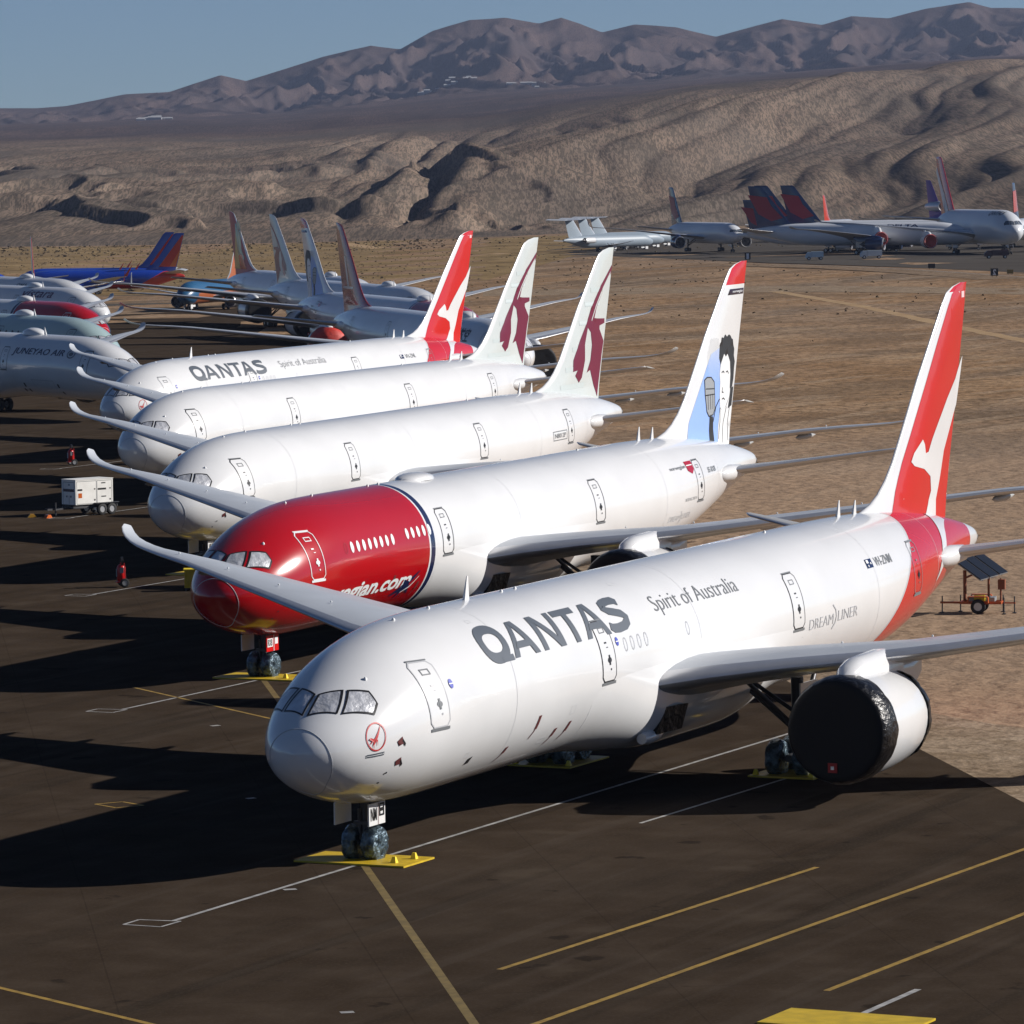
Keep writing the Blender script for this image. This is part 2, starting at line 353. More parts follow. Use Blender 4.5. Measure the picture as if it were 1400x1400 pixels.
FIN = dict(z0=7.0, z1=17.0, prof=[(7.0, 48.9, 60.0, .9), (7.9, 49.3, 60.15, .62), (8.05, 50.1, 60.2, .6), (8.25, 51.0, 60.25, .6), (8.6, 51.9, 60.35, .58), (9.1, 52.75, 60.5, .57), (9.8, 53.6, 60.7, .55), (11, 54.72, 61.07, .5), (13.07, 56.6, 61.68, .42), (15, 58.55, 62.26, .33), (16.2, 59.78, 62.6, .27), (16.63, 60.3, 62.74, .2), (16.85, 61.0, 62.8, .12), (17.0, 62.0, 62.86, .04)])
def fin_at(F, z):
    P = F['prof']
    for a, b in zip(P, P[1:]):
        if b[0] >= z:
            t = (z-a[0])/(b[0]-a[0]); return [a[i]+(b[i]-a[i])*t for i in range(4)]
    return P[-1]
def fin(parent, F, mats, zfn=None, T=tilt, dorsal=True, name='tail_fin', y0=0):
    m = MB(); zs = [F['z0']+(F['z1']-F['z0'])*i/24 for i in range(25)]+[P_[0] for P_ in F['prof']]
    R = []
    for z in sorted(set(zs)):
        _, le, te, th = fin_at(F, z); R.append(section(le, te, y0, z, th, vert=True))
    zz = sorted(set(zs)); n = len(R[0])
    def mf(k, i):
        if i < 4 or i >= n-4: return 1
        return zfn((zz[k]+zz[k+1])/2) if zfn else 0
    m.rings(R, 0, True, True, mfun=mf)
    if False:
        D = F.get('dorsal', [(48.3, 8.02, 8.0), (49.6, 8.1, 8.0), (50.6, 8.25, 7.95), (51.5, 8.6, 7.9), (52.4, 9.2, 7.8), (53.3, 9.75, 7.7)])
        m.rings([[(x, -.02-.05*j, zb) if 0 else (x, y0-.10-.035*j, zb), (x, y0-.05-.02*j, zb+(zt-zb)*.6), (x, y0, zt), (x, y0+.05+.02*j, zb+(zt-zb)*.6), (x, y0+.10+.035*j, zb)] for j, (x, zt, zb) in enumerate(D)], 0)
    f = m.build(name, parent, mats, 40, T)
    return f
def fin_side(F, sd, y0=0):
    def g(x, z, off):
        _, le, te, th = fin_at(F, z); t = max(0, min(1, (x-le)/(te-le))); return (x, y0+sd*(af(t)*th/2+off), z)
    return g

def door(parent, B, sd, x, line, fill=None, wide=1.12, s0=-.33, s1=1.82, small=False, handle=BLACK, T=tilt):
    d = D2(); h = wide/2; r = .16
    pts = [(x-h+r, s0), (x+h-r, s0), (x+h, s0+r), (x+h, s1-r), (x+h-r, s1), (x-h+r, s1), (x-h, s1-r), (x-h, s0+r)]
    if fill is not None: d.poly(pts, 2, 0)
    d.ribbon(pts, .045, 0, 1, True)
    d.rect(x-h, s0-.12, x+h, s0-.02, 1, 2)
    if not small:
        d.rect(x-h+.1, s1+.02, x+h-.1, s1+.07, 1, 2)
        d.ribbon([(x-.2, s1-.45), (x+.2, s1-.45), (x+.2, s1-.28), (x-.2, s1-.28)], .04, 1, 2, True)
        d.ellipse(x+.05, s0+.72, .16, .1, 3, 2, 10); d.rect(x-.0, s0+.55, x+.1, s0+.9, 3, 3)
        d.rect(x-.04, s0+1.15, x+.1, s0+1.18, 0, 2); d.ellipse(x+.12, s0+.4, .05, .04, 0, 2, 8); d.rect(x-.12, s0+1.3, x+.06, s0+1.36, 0, 2)
    return d.build('door', parent, (line, TGREY if line is not FACEP else FACEP, fill or WHITE, handle), B.side(sd), .5, .16, T)

def wheel(m, c, r, wd, axis='y', mi=0, mh=1, n=20):
    m.revolve([(-wd/2, r*.55), (-wd/2, r*.86), (-wd*.36, r*.98), (0, r), (wd*.36, r*.98), (wd/2, r*.86), (wd/2, r*.55)], c, axis, n, mi)
    m.revolve([(-wd*.38, .01), (-wd*.38, r*.56), (wd*.38, r*.56), (wd*.38, .01)], c, axis, n, mh)
def wrapped(m, c, r, wd, seed, n=26, mi=0):
    rnd = random.Random(seed); R_ = []
    for x, q in [(-wd/2-.03, .2), (-wd/2-.04, .7), (-wd/2, .95), (-wd*.3, 1.02), (0, 1.04), (wd*.3, 1.02), (wd/2, .95), (wd/2+.04, .7), (wd/2+.03, .2)]:
        R_.append([(c[0]+(r*q*(1+rnd.uniform(-.05, .05)))*cos(2*pi*i/n), c[1]+x+rnd.uniform(-.02, .02), max(.01, c[2]+(r*q*(1+rnd.uniform(-.05, .05)))*sin(2*pi*i/n))) for i in range(n)])
    m.rings(R_, mi)
def gears(parent, B, xn=4.91, xm=30.7, track=4.9, wrap=True, zt=2.6, kr=1., trucks=2, plate=None, plate_text=None, plate_mat=WHITE):
    g = MB(); g.tube((xn, 0, .45), (xn+.05, 0, zt), .13, .15); g.tube((xn+.02, 0, 1.0), (xn+1.3, 0, zt-.1), .07, .07); g.tube((xn, -.45, .55), (xn, .45, .55), .09)
    g.tube((xn-.15, .1, .7), (xn-.18, .1, 1.7), .06); g.tube((xn-.16, -.16, 1.0), (xn-.3, -.2, zt-.3), .04, mi=0); g.box((xn-.2, 0, 1.25), (.18, .5, .12))
    ng = g.build('nose_gear', parent, (DMETAL,), 40)
    for s_ in (-1, 1):
        m = MB()
        if wrap: wrapped(m, (xn, s_*.36, .56*kr), .58*kr, .46, 3+s_)
        else: wheel(m, (xn, s_*.38*kr, .5*kr), .5*kr, .34*kr)
        m.build('wheel', ng, (TYREWRAP,) if wrap else (RUBBER, CHROME), 25 if wrap else 40)
    for s_ in (-1, 1):
        m = MB(); m.box((xn-.35, s_*.62, zt-1.0 if wrap else zt-.55), (1.15, .05, .72)); m.box((xn+1.3, s_*.5, zt-.45), (1.4, .04, .35))
        dr = m.build('gear_door', ng, (plate_mat if s_ < 0 else WHITE,), 0)
        if s_ < 0 and plate_text:
            d = D2(); z0 = zt-1.36
            if plate_mat is WHITE:
                d.text(plate_text, xn-.82, z0+.16, xn-.4, z0+.58, 0, 1, .02); d.rect(xn-.3, z0, xn-.27, z0+.72, 1, 1)
                d.ribbon([(xn-.18, z0+.3), (xn+.1, z0+.3), (xn+.1, z0+.66), (xn-.18, z0+.66)], .06, 0, 1, True); d.rect(xn-.1, z0+.42, xn+.02, z0+.54, 0, 1)
            else:
                d.rect(xn-.86, z0+.2, xn-.36, z0+.58, 2, 0); d.text(plate_text, xn-.82, z0+.25, xn-.42, z0+.54, 0, 1, .02); d.rect(xn-.28, z0, xn-.24, z0+.72, 2, 1); d.rect(xn-.16, z0+.3, xn+.12, z0+.6, 2, 1)
            d.build('registration_letters', dr, (BLACK, REDTAG, FACEP), lambda x, z, o: (x, -.647-o, z), 5, 5)
    for s_ in (-1, 1):
        g = MB(); y = s_*track
        g.tube((xm, y, .7), (xm-.1, y, zt+1.0), .2, .24); g.tube((xm, y, 1.5), (xm+.3, y-s_*2.3, zt+.6), .1); g.tube((xm, y, 1.3), (xm+2.2, y-s_*.2, zt+1.0), .1)
        g.tube((xm, y, 1.6), (xm-2.3, y-s_*1.2, zt+1.1), .09); g.tube((xm, y, 2.2), (xm-1.1, y-s_*1.9, zt+1.2), .08)
        if trucks == 2: g.box((xm, y, .65), (1.9, .26, .26))
        for dx in ((-.75, .75) if trucks == 2 else (0,)): g.tube((xm+dx*kr, y-.6, .62*kr), (xm+dx*kr, y+.6, .62*kr), .1)
        mg = g.build('main_gear', parent, (DMETAL,), 40)
        for dx in ((-.75, .75) if trucks == 2 else (0,)):
            for q in (-1, 1):
                m = MB()
                if wrap: wrapped(m, (xm+dx, y+q*.55, .64), .66, .5, int(7+s_+dx*4+q))
                else: wheel(m, (xm+dx*kr, y+q*.5*kr, .62*kr), .62*kr, .46*kr)
                m.build('wheel', mg, (TYREWRAP if wrap else RUBBER, CHROME), 25 if wrap else 40)
        m = MB(); m.box((xm-.1, y+s_*.45, zt+.1), (1.7, .06, 1.5), 0); m.build('gear_door', mg, (WHITE,), 0)

def fairing(parent, B, T=tilt, k=1.0, x0=17.0, x1=38.0, matl=WHITE):
    R = []; n = 26
    for j in range(n+1):
        t = j/n; x = x0+(x1-x0)*t; g = max(0.0, min(1, min(t/.34, (1-t)/.42))); g = g*g*(3-2*g)
        ring = []
        for i in range(25):
            q = -pi/2+(pi/2)*i/24; cq, sq = cos(q), -sin(q)
            bump = sin(2*-q) if i else 0
            yy = (2.86+.0*g)*(abs(cq)**(1-.42*g))+g*.42*max(0, bump)
            zz = 5.0-(2.83+.52*g)*(abs(sq)**(1-.22*g))
            ring.append((x, yy, zz))
        full = ring+[(p[0], -p[1], p[2]) for p in reversed(ring)]
        R.append([(p[0], p[1]*k, B.zc+(p[2]-5.117)*k) for p in full])
    m = MB(); m.rings(R); o = m.build('belly_fairing', parent, (matl,), 60, T)
    for s_ in (-1, 1):
        m = MB()
        m.add([(22.9, s_*2.86, 3.3), (24.1, s_*3.2, 3.3), (23.9, s_*2.98, 2.45), (22.4, s_*2.62, 2.4)], [(0, 1, 2, 3)])
        m.add([(22.85, s_*2.95, 3.3), (24.1, s_*3.26, 3.3), (23.9, s_*3.06, 2.45), (22.4, s_*2.72, 2.4)], [(0, 1, 2, 3)])
        m.rings([[(22.9, s_*2.6, 3.3), (24.15, s_*2.9, 3.3), (23.95, s_*2.8, 2.45), (22.4, s_*2.3, 2.4)], [(22.85, s_*2.99, 3.32), (24.15, s_*3.29, 3.32), (23.95, s_*3.1, 2.42), (22.35, s_*2.76, 2.36)]])
        m.build('vent_cover', o, (PLASTIC,), 0, T)
        m = MB(); m.revolve([(0, .12), (.0, .19), (.5, .24), (1.3, .22), (1.9, .05)], (21.6, s_*2.55, 2.3), 'x', 14, 0, cap0=True); m.build('ram_air_scoop', o, (WHITE,), 50, T)
    return o

STB = [(.5,54.6,60.9,5.72,.6),(1.3,55.2,61.0,5.8,.55),(3,56.5,61.4,6.0,.45),(6,58.9,62.2,6.36,.33),(8.6,60.5,62.9,6.68,.24),(9.6,61.1,63.2,6.8,.2),(9.9,61.6,63.3,6.85,.1)]

def cockpit(parent, B, T=tilt, matl=FOIL):
    pf = [(1.69, 1.53), (2.07, 1.218), (1.25, .986), (.86, 1.50)]
    ps = [(2.15, 1.14), (2.56, .89), (2.48, .669), (2.15, .555), (1.35, .90)]
    for sd in (-1, 1):
        for k, P in enumerate((pf, ps)):
            P = [(B.fx(x), a) for x, a in P]
            d = D2(); d.poly(P, 0, 0); d.ribbon(P, .03 if 0 else .045, 1, 1, True)
            d.build('cockpit_window', parent, (matl, BLACK), B.polar(sd), .12, .08, T)
def radome(parent, B, T=tilt, matl=LGREY):
    kf = pch([(-pi/2, 1.42), (-1.4, 1.28), (-.98, .85), (-.2, .55), (.3, .46), (.94, .42), (pi/2, .42)])
    P = [(B.fx(kf(-pi/2+pi*q/40)), -pi/2+pi*q/40) for q in range(41)]
    for sd in (-1, 1):
        d = D2()
        pts = [Vector(B.pt(x, a, sd)) for x, a in P]
        m = MB()
        for a, b in zip(pts, pts[1:]): m.tube(a, b, .014, n=5, cap=False)
        m.build('radome_seam', parent, (matl,), 60, T)
def antennas(parent, B, T=tilt, spots=((13.5, 1.0), (47.2, .75), (49.0, .65)), hump=None, bumps=True):
    for x, h in spots:
        z = B.top(x)-.05; m = MB()
        m.rings([[(x, -.05, z), (x+.42, -.02, z), (x+.42, .02, z), (x, .05, z)], [(x+.28, -.012, z+h), (x+.38, -.01, z+h), (x+.38, .01, z+h), (x+.28, .012, z+h)]]); m.build('blade_antenna', parent, (WHITE,), 0, T)
    if bumps:
        for x in (2.9, 7.2, 9.8, 15.5, 16.6, 39.5):
            m = MB(); p = B.pt(x, pi/2-(.5 if x < 5 else 0)); m.revolve([(-.08, .07), (.03, .06), (.07, .03), (.08, .0)], p, 'z', 10, 0)
            m.build('navigation_light', parent, (FACEP,), 40, T)
    if hump:
        x0, x1, h, wd = hump; m = MB(); R = []
        for j in range(13):
            t = j/12; x = x0+(x1-x0)*t; g = sin(pi*t)**.6 if 0 < t < 1 else 0; z = B.top(x)-.08
            R.append([(x, wd*(.1+.9*g)*cos(pi*i/10), z+(h*g+.05)*sin(pi*i/10)**.7) for i in range(11)])
        m.rings(R, 0, True, True, closed=True); m.build('antenna_hump', parent, (WHITE,), 60, T)
def red_tags(parent, B, T=tilt):
    def tg(fn): d = D2(); fn(d); d.build('warning_streamer', parent, (REDTAG, BLACK), B.polar(-1), .3, .1, T)
    for x, a, x2, a2 in ((12.7, -.30, 12.85, -.47), (14.55, -.545, 14.4, -.66), (15.6, -.5, 15.4, -.64), (10.9, -.62, 10.7, -.72)):
        tg(lambda d: (d.poly([(x-.08, a), (x+.1, a), (x+.02, a2), (x-.16, a2)], 0, 1), d.ribbon([(x-.06, a2), (x-.3, a2-.12)], .03, 0, 1)))
    tg(lambda d: d.poly([(7.9, -.62), (8.15, -.6), (8.1, -.7), (7.85, -.71)], 1, 1))
    for x, a in ((2.95, -.02), (3.0, -.33)):
        tg(lambda d: (d.poly([(x-.18, a), (x+.05, a+.05), (x+.1, a-.06), (x-.1, a-.08)], 0, 1), d.ribbon([(x+.05, a), (x+.2, a-.09)], .05, 1, 1)))
    tg(lambda d: d.ellipse(2.6, -.52, .05, .02, 1, 1, 8)); tg(lambda d: d.ellipse(2.55, -.72, .06, .02, 1, 1, 8))

QL = {}
def qantas(d, x0, x1, s0, s1, mi=0, k=1):
    """the airline name drawn with strokes: six letters between x0 and x1"""
    W = (x1-x0); H = s1-s0
    def X(u): return x0+u*W
    def S(v): return s0+v*H
    tw = .185*H*1.35; t = abs(tw)
    sx = 1 if x1 > x0 else -1
    # Q
    n = 30; cx, cy, a, b = .078, .52, .066, .42
    P = []
    for i in range(n):
        q = 2*pi*i/n; ca, sa = cos(q), sin(q); P.append((X(cx+a*abs(ca)**.85*(1 if ca > 0 else -1)), S(cy+b*abs(sa)**.85*(1 if sa > 0 else -1))))
    d.ribbon(P, t*1.15, mi, k, True); d.poly([(X(.085), S(.13)), (X(.085), S(-.03)), (X(.158), S(-.03)), (X(.158), S(.13))], mi, k+1)
    def A(u0, u1):
        um = (u0+u1)/2; w_ = .030
        d.poly([(X(u0), S(0)), (X(u0+w_*1.1), S(0)), (X(um+w_*.2), S(1)), (X(um-w_*.62), S(1))], mi, k)
        d.poly([(X(u1-w_*1.1), S(0)), (X(u1), S(0)), (X(um+w_*.62), S(1)), (X(um-w_*.5), S(1))], mi, k+1)
        d.poly([(X(u0+.032), S(.22)), (X(u1-.032), S(.22)), (X(u1-.048), S(.40)), (X(u0+.048), S(.40))], mi, k+2)
    A(.165, .335)
    # N
    w_ = .030
    d.poly([(X(.365), S(0)), (X(.365+w_), S(0)), (X(.365+w_), S(.85)), (X(.365), S(1))], mi, k); d.poly([(X(.485), S(.15)), (X(.485+w_), S(0)), (X(.485+w_), S(1)), (X(.485), S(1))], mi, k)
    d.poly([(X(.365), S(1)), (X(.40), S(1)), (X(.515), S(0)), (X(.478), S(0))], mi, k+1)
    # T
    d.poly([(X(.53), S(.80)), (X(.675), S(.80)), (X(.675), S(1)), (X(.53), S(1))], mi, k); d.poly([(X(.587), S(0)), (X(.618), S(0)), (X(.618), S(.82)), (X(.587), S(.82))], mi, k+1)
    A(.665, .835)
    # S
    c = [(.985, .80), (.965, .895), (.925, .905), (.895, .88), (.872, .82), (.868, .72), (.885, .62), (.925, .54), (.965, .45), (.978, .34), (.972, .22), (.945, .13), (.90, .10), (.865, .12), (.845, .20)]
    d.ribbon([(X(u), S(v)) for u, v in c], [t*.9]+[t]*(len(c)-2)+[t*.9], mi, k)
# ---------------------------------------------------------------- liveries of the wide twin-jet
ROO = [(62.23,13.83),(61.96,13.1),(61.39,11.76),(60.48,10.83),(59.57,9.9),(59.01,8.71),(58.54,7.88),(58.4,7.0),(56.6,7.0),(57.35,7.73),(57.77,8.31),(57.61,8.94),(56.74,9.31),(55.53,9.52),(55.19,9.72),(55.54,10.06),(56.59,10.57),(56.83,10.34),(56.93,9.96),(57.28,10.0),(57.81,10.51),(58.7,11.19),(59.96,12.1),(61.23,12.89)]
REDF = [(60.25,16.1),(60.75,16.55),(61.4,16.82),(62.7,16.95),(62.66,16.4),(62.26,15),(61.68,13.07),(61.05,11),(60.5,9.3),(60.15,8),(59.95,7.0),(52.4,7.0),(52.75,7.8),(53.4,8.7),(54.3,9.75),(55.35,10.85),(57.05,12.7),(58.85,14.65)]
ORYX = [(62.5,15.85),(62.3,15.3),(60.84,14.31),(59.46,13.11),(59.05,12.4),(59.56,12.35),(61.04,12.29),(61.04,11.99),(60.07,11.85),(60.06,11.62),(60.75,10.95),(60.9,10.79),(60.54,9.91),(60.3,9.08),(59.68,7.13),(59.06,7.9),(58.31,8.98),(57.67,8.83),(58.33,9.61),(58.62,10.64),(58.38,11.49),(57.88,11.82),(57.33,10.7),(57.31,9.66),(56.77,8.55),(56.25,8.24),(55.63,8.72),(56.02,9.06),(55.26,9.0),(55.4,9.76),(56.58,11.05),(57.63,12.04),(58.5,13.1),(60.3,14.55)]
ORYXG = [(62.2,15.42),(61.9,14.98),(60.6,14.13),(59.4,13.15),(58.55,12.2),(58.5,12.3),(59.3,13.22),(60.5,14.28),(61.8,15.15)]
NHAIR = [(58.2,12.3),(58.27,12.58),(58.5,12.7),(58.6,12.95),(58.9,12.88),(59.1,13.08),(59.4,12.92),(59.7,13.05),(59.97,12.97),(60.2,12.8),(60.4,12.75),(60.5,12.45),(60.68,12.2),(60.62,11.86),(60.8,11.5),(60.68,11.16),(60.6,10.6),(60.36,10.14),(59.95,10.08),(60.04,10.85),(59.94,11.55),(59.49,12.0),(59.2,11.85),(58.93,12.03),(58.6,11.75),(58.35,11.46),(58.13,11.82)]
NFACE = [(58.35,11.46),(58.93,12.03),(59.49,12.0),(59.94,11.55),(60.04,10.85),(60.01,9.73),(59.2,9.09),(58.74,8.9),(58.3,9.14),(58.2,9.84),(58.28,10.52),(58.18,10.95)]
NNECK = [(58.29,9.1),(58.74,8.9),(59.43,9.16),(59.95,9.7),(60.3,9.2),(60.0,8.0),(59.8,7.0),(57.9,7.0),(58.1,8.2)]
NMIC = [(55.99,10.74),(56.33,10.87),(56.88,10.84),(57.32,10.57),(57.44,9.11),(57.17,8.79),(56.5,8.74),(56.17,9.02),(55.97,9.88)]
NBLUE = [(57.03,12.1),(58.27,12.4),(58.3,10.79),(58.3,9.14),(57.95,7.0),(53.0,7.0),(53.64,8.5),(54.99,9.9),(56.11,11.1)]
ONLY = (-1,)
def tail_red_fn(c):
    x0 = 49.57+1.22*(c.z-6.33)
    if c.x < x0-.22: return 0
    if c.x < x0: return 2
    return 3 if c.x > 61.3+.35*(c.z-6.2) else 1
def tail_cuts():
    n = (1, 0, -1.22)
    return [((49.57, 0, 6.33), n), ((49.35, 0, 6.33), n), ((61.3, 0, 6.2), (1, 0, -.35))]
def airliner(name, loc, rz, livery, label, cat='airliner', group=None, port=True, slope=.0129, lod=0, gear_wrap=True, engines='wrap', reg=None):
    root = empty(name, loc, rz); tag(root, label, cat, group); SLOPE[0] = slope
    B = Body(); sd = -1 if port else 1
    zones, fm = None, [WHITE]
    if livery == 'kangaroo': zones = dict(cuts=tail_cuts(), fn=tail_red_fn); fm = [WHITE, QRED, LGREY, WHITE]
    if livery == 'rednose':
        zones = dict(cuts=[((16.15, 0, 5), (1, 0, 0)), ((16.3, 0, 5), (1, 0, 0)), ((16.75, 0, 5), (1, 0, 0))], fn=lambda c: 0 if c.x < 16.15 else (1 if c.x < 16.3 else (2 if c.x < 16.75 else 1))); fm = [NRED, WHITE, NAVY]
    if livery == 'maple': fm = [ICE]
    f = fuselage(root, B, zones, fm, 72 if lod == 0 else 40)
    S = B.side(sd)
    red = livery == 'rednose'
    # doors
    for i, x in enumerate((5.08, 18.15, 35.9, 50.0)):
        ln = LGREY if (livery == 'kangaroo' and i == 0) else BLACK
        if red and i == 0: o = door(f, B, sd, x, FACEP, None, handle=FACEP)
        elif livery == 'kangaroo' and i == 3: o = door(f, B, sd, x, TGREY, None)
        else: o = door(f, B, sd, x, ln, None if livery in ('maple', 'rednose') else WHITE, handle=TGREY if ln is LGREY else BLACK)
    cockpit(f, B); radome(f, B, matl=FACEP if red else LGREY)
    if lod == 0:
        if red: antennas(f, B, spots=((47.2, .75), (49, .65)), hump=(19.0, 22.0, .30, .8))
        elif livery == 'kangaroo': antennas(f, B, spots=((12.5, .85), (47.2, .7), (49.0, .6)))
        else: antennas(f, B, spots=((47.2, .75), (49, .65)), hump=None)
        red_tags(f, B)
        SM = mat('panel_seam', (.52, .53, .55) if not red else (.50, .5, .5), .4)
        for x_, s_lo, s_hi in ((10.6, -3.2, 4.3), (26.4, .3, 4.3), (44.6, -2.5, 4.3), (53.6, -1.5, 3.4)):
            if red and x_ < 17: continue
            d = D2(); d.ribbon([(x_, s_lo+(s_hi-s_lo)*q/8) for q in range(9)], .022, 0, 0); d.build('panel_seam', f, (SM,), S, 2, .2, tilt)
        rp = random.Random(int(loc[0])+5)
        for _ in range(9):
            x_ = rp.choice((rp.uniform(7, 16.5), rp.uniform(20, 34), rp.uniform(38, 48))); s_ = rp.choice((rp.uniform(-2.2, -1.0), rp.uniform(2.9, 3.6))); w_ = rp.uniform(.2, .5); h_ = rp.uniform(.15, .35)
            if red and x_ < 17 or (17 < x_ < 39 and s_ < 0): continue
            d = D2(); d.ribbon([(x_, s_), (x_+w_, s_), (x_+w_, s_+h_), (x_, s_+h_)], .018, 0, 0, True); d.build('access_panel', f, (SM,), S, 2, .2, tilt)
    else: antennas(f, B, spots=((15, .7),), hump=(15.5, 18.8, .6, .9), bumps=False)
    m = MB(); m.revolve([(-.22, .11), (.02, .19), (.16, .2), (.16, .12), (0, .06)], (63.5, 0, 5.84), 'x', 16, 0, cap0=True); m.build('tail_cone_exhaust', f, (DMETAL,), 40, tilt)
    fairing(root, B)
    for s_ in (-1, 1):
        w_ = wing(root, WST, s_)
        if lod == 0:
            for y in (13, 16.5, 20, 23.5):
                m = MB(); _, le, te, z, th = wing_z(WST, y); m.revolve([(0, .04), (.4, .14), (1.6, .2), (2.6, .12), (3.2, .02)], (te-2.3, s_*y, z-.35), 'x', 10, 0, cap0=True)
                m.build('flap_fairing', w_, (WINGU,), 50, tilt)
            for y in (8, 11, 14.5, 18, 21.5, 25):
                m = MB(); _, le, te, z, th = wing_z(WST, y); m.revolve([(0, .045), (.05, .04), (.07, 0)], (le+(te-le)*.3, s_*y, z+th*.54), 'z', 8, 0)
                m.build('wing_light', w_, (FACEP,), 40, tilt)
        wing(root, STB, s_, 'tailplane', mats=(WINGU, METAL, WINGU))
        m = MB(); m.revolve([(0, .06), (.2, .26), (.7, .40), (1.8, .46), (3.2, .36), (4.6, .05)], (54.1, s_*(B.wid(55.4)-.05), 5.74), 'x', 14, 0); m.build('tailplane_fairing', root, (WHITE,), 60, tilt)
        engine(root, 22.0, s_*9.8, 2.8, 1.87, 5.2, WST, cover=engines if not (red and False) else 'wrap', lod=lod)
    gears(root, B, wrap=gear_wrap, plate_text=reg, plate_mat=QRED if red else WHITE, kr=1.0)
    # names
    if livery == 'kangaroo':
        d = D2(); qantas(d, 9.1, 20.9, 1.25, 2.62); d.build('airline_name', f, (DGREY,), S, .5, .16, tilt)
        d = D2(); d.text('Spirit of Australia', 23.2, 1.42, 31.0, 2.28, 0, 1, -.008); d.build('slogan', f, (TGREY,), S, .6, .2, tilt)
        d = D2(); d.rect(43.9, 1.22, 44.6, 1.6, 1, 1); d.rect(43.98, 1.42, 44.22, 1.56, 2, 2); d.ellipse(44.42, 1.4, .06, .05, 2, 2, 8); d.ellipse(44.1, 1.31, .05, .05, 2, 2, 8)
        d.text(reg_full if (reg_full := {'NM': 'VH-ZNM'}.get(reg, 'VH-ZNL')) else '', 44.9, 1.22, 46.9, 1.6, 0, 1, .01); d.build('registration', f, (TGREY, NAVY, FACEP), S, .6, .2, tilt)
        d = D2(); d.text('DREAM', 37.0, -.52, 39.5, -.12, 0, 1, -.012); d.text('LINER', 40.0, -.45, 42.1, -.05, 0, 1, -.012); d.ribbon([(39.45, .22), (39.72, .0), (39.8, -.25), (39.72, -.5), (39.45, -.72)], .06, 0, 1); d.build('model_script', f, (LGREY,), S, .6, .2, tilt)
        for x in (19.75, 20.35, 20.95, 21.55, 25.3): d = D2(); d.ring(x, .78, .13, .24, .03, 0, 1, 14); d.build('blanked_window', f, (LGREY,), S, .6, .2, tilt)
        for x in (6.1, 19.1): d = D2(); d.ellipse(x, .95, .12, .16, 0, 1, 14); d.rect(x-.12, .93, x+.12, .965, 1, 2); d.build('round_blue_sticker', f, (mat('blue_sticker', (.06, .08, .42), .4), FACEP), S, .6, .2, tilt)
        d = D2(); d.ring(1.93, .18, .36, .245, .028, 0, 1)
        d.ribbon([(1.80, -.02), (1.79, .05), (1.86, .12), (1.98, .20), (2.18, .34)], [.008, .03, .075, .055, .008], 0, 1); d.ribbon([(1.86, .12), (1.94, .11), (1.93, .02)], [.05, .03, .01], 0, 2)
        d.poly([(1.86, .14), (1.70, .20), (1.64, .17), (1.70, .15), (1.78, .10)], 0, 3); d.ribbon([(1.78, .14), (1.68, .08)], .02, 0, 2)
        d.ribbon([(1.55, -.165), (2.2, -.165), (2.2, -.125), (1.55, -.125)], .02, 1, 1, True); d.build('nose_emblem', f, (mat('emblem_red', (.5, .03, .03), .4), DGREY), B.polar(sd), .15, .05, tilt)
        d = D2(); d.poly([(57.0, 1.30), (57.3, 1.36), (56.85, .95), (56.1, .72), (55.3, .42), (54.4, .1), (53.4, -.2), (54.0, .1), (54.75, .42), (55.3, .72), (55.9, 1.0), (56.3, 1.3)], 0, 1) if False else None
        P = [(57.9, 1.45), (57.2, 1.25), (56.5, .98), (55.85, .66), (55.2, .3), (54.5, .0), (53.9, -.2), (53.5, -.3)]
        d.ribbon(P, [.9, .8, .62, .5, .38, .26, .12, .02], 0, 1); d.build('white_tail_ribbon', f, (WHITE,), B.polar(sd), .25, .08, tilt)
        d = D2(); d.ellipse(36.35, -.82, .1, .12, 0, 1, 8); d.build('static_port', f, (BLACK,), S, .6, .2, tilt)
    if red:
        d = D2(); d.text('norwegian.com', 3.6, -1.85, 14.6, -.85, 0, 1, .03, .25); d.build('airline_name', f, (FACEP,), S, .5, .16, tilt)
        for i in range(14):
            d = D2()
            if i == 0: d.ring(7.75, .80, .13, .24, .03, 1, 1, 14)
            elif i < 9: d.ellipse(7.75+i*.585, .80, .15, .26, 0, 1, 16)
            else: d.ellipse(14.0+(i-9)*.585, .93, .15, .26, 0, 1, 16)
            d.build('cabin_window', f, (FACEP, WREDT), S, .6, .13, tilt)
        d = D2(); d.ribbon([(13.0, -2.0), (13.9, -1.65), (14.8, -1.2), (15.3, -.9)], [.1, .35, .2, .05], 0, 1); d.poly([(13.9, -1.2), (14.5, -1.35), (14.9, -2.1), (14.3, -1.75), (13.6, -2.3), (13.9, -1.7)], 0, 2)
        d.ribbon([(14.0, -1.9), (14.7, -1.65), (15.35, -1.15)], [.04, .08, .03], 1, 3); d.build('blue_star_emblem', f, (NAVY, FACEP), S, .5, .16, tilt)
        d = D2(); d.text('norwegian', 45.9, 1.42, 48.2, 1.68, 0, 1, .01); d.poly([(48.3, 1.85), (49.4, 1.85), (49.4, 1.35), (48.95, 1.1), (48.4, 1.3)], 1, 1); d.ribbon([(48.4, 1.6), (49.3, 1.6)], .06, 2, 2); d.text('SE-RXB', 51.6, .95, 53.1, 1.25, 0, 1, .01)
        d.text('BOEING 787-9', 47.3, -.25, 49.2, -.1, 0, 1, 0); d.text('DREAM', 45.2, -1.2, 46.9, -.9, 3, 1, -.01); d.text('LINER', 47.2, -1.15, 48.6, -.85, 3, 1, -.01); d.ribbon([(46.85, -.7), (47.05, -.95), (47.0, -1.2), (46.85, -1.4)], .05, 3, 1)
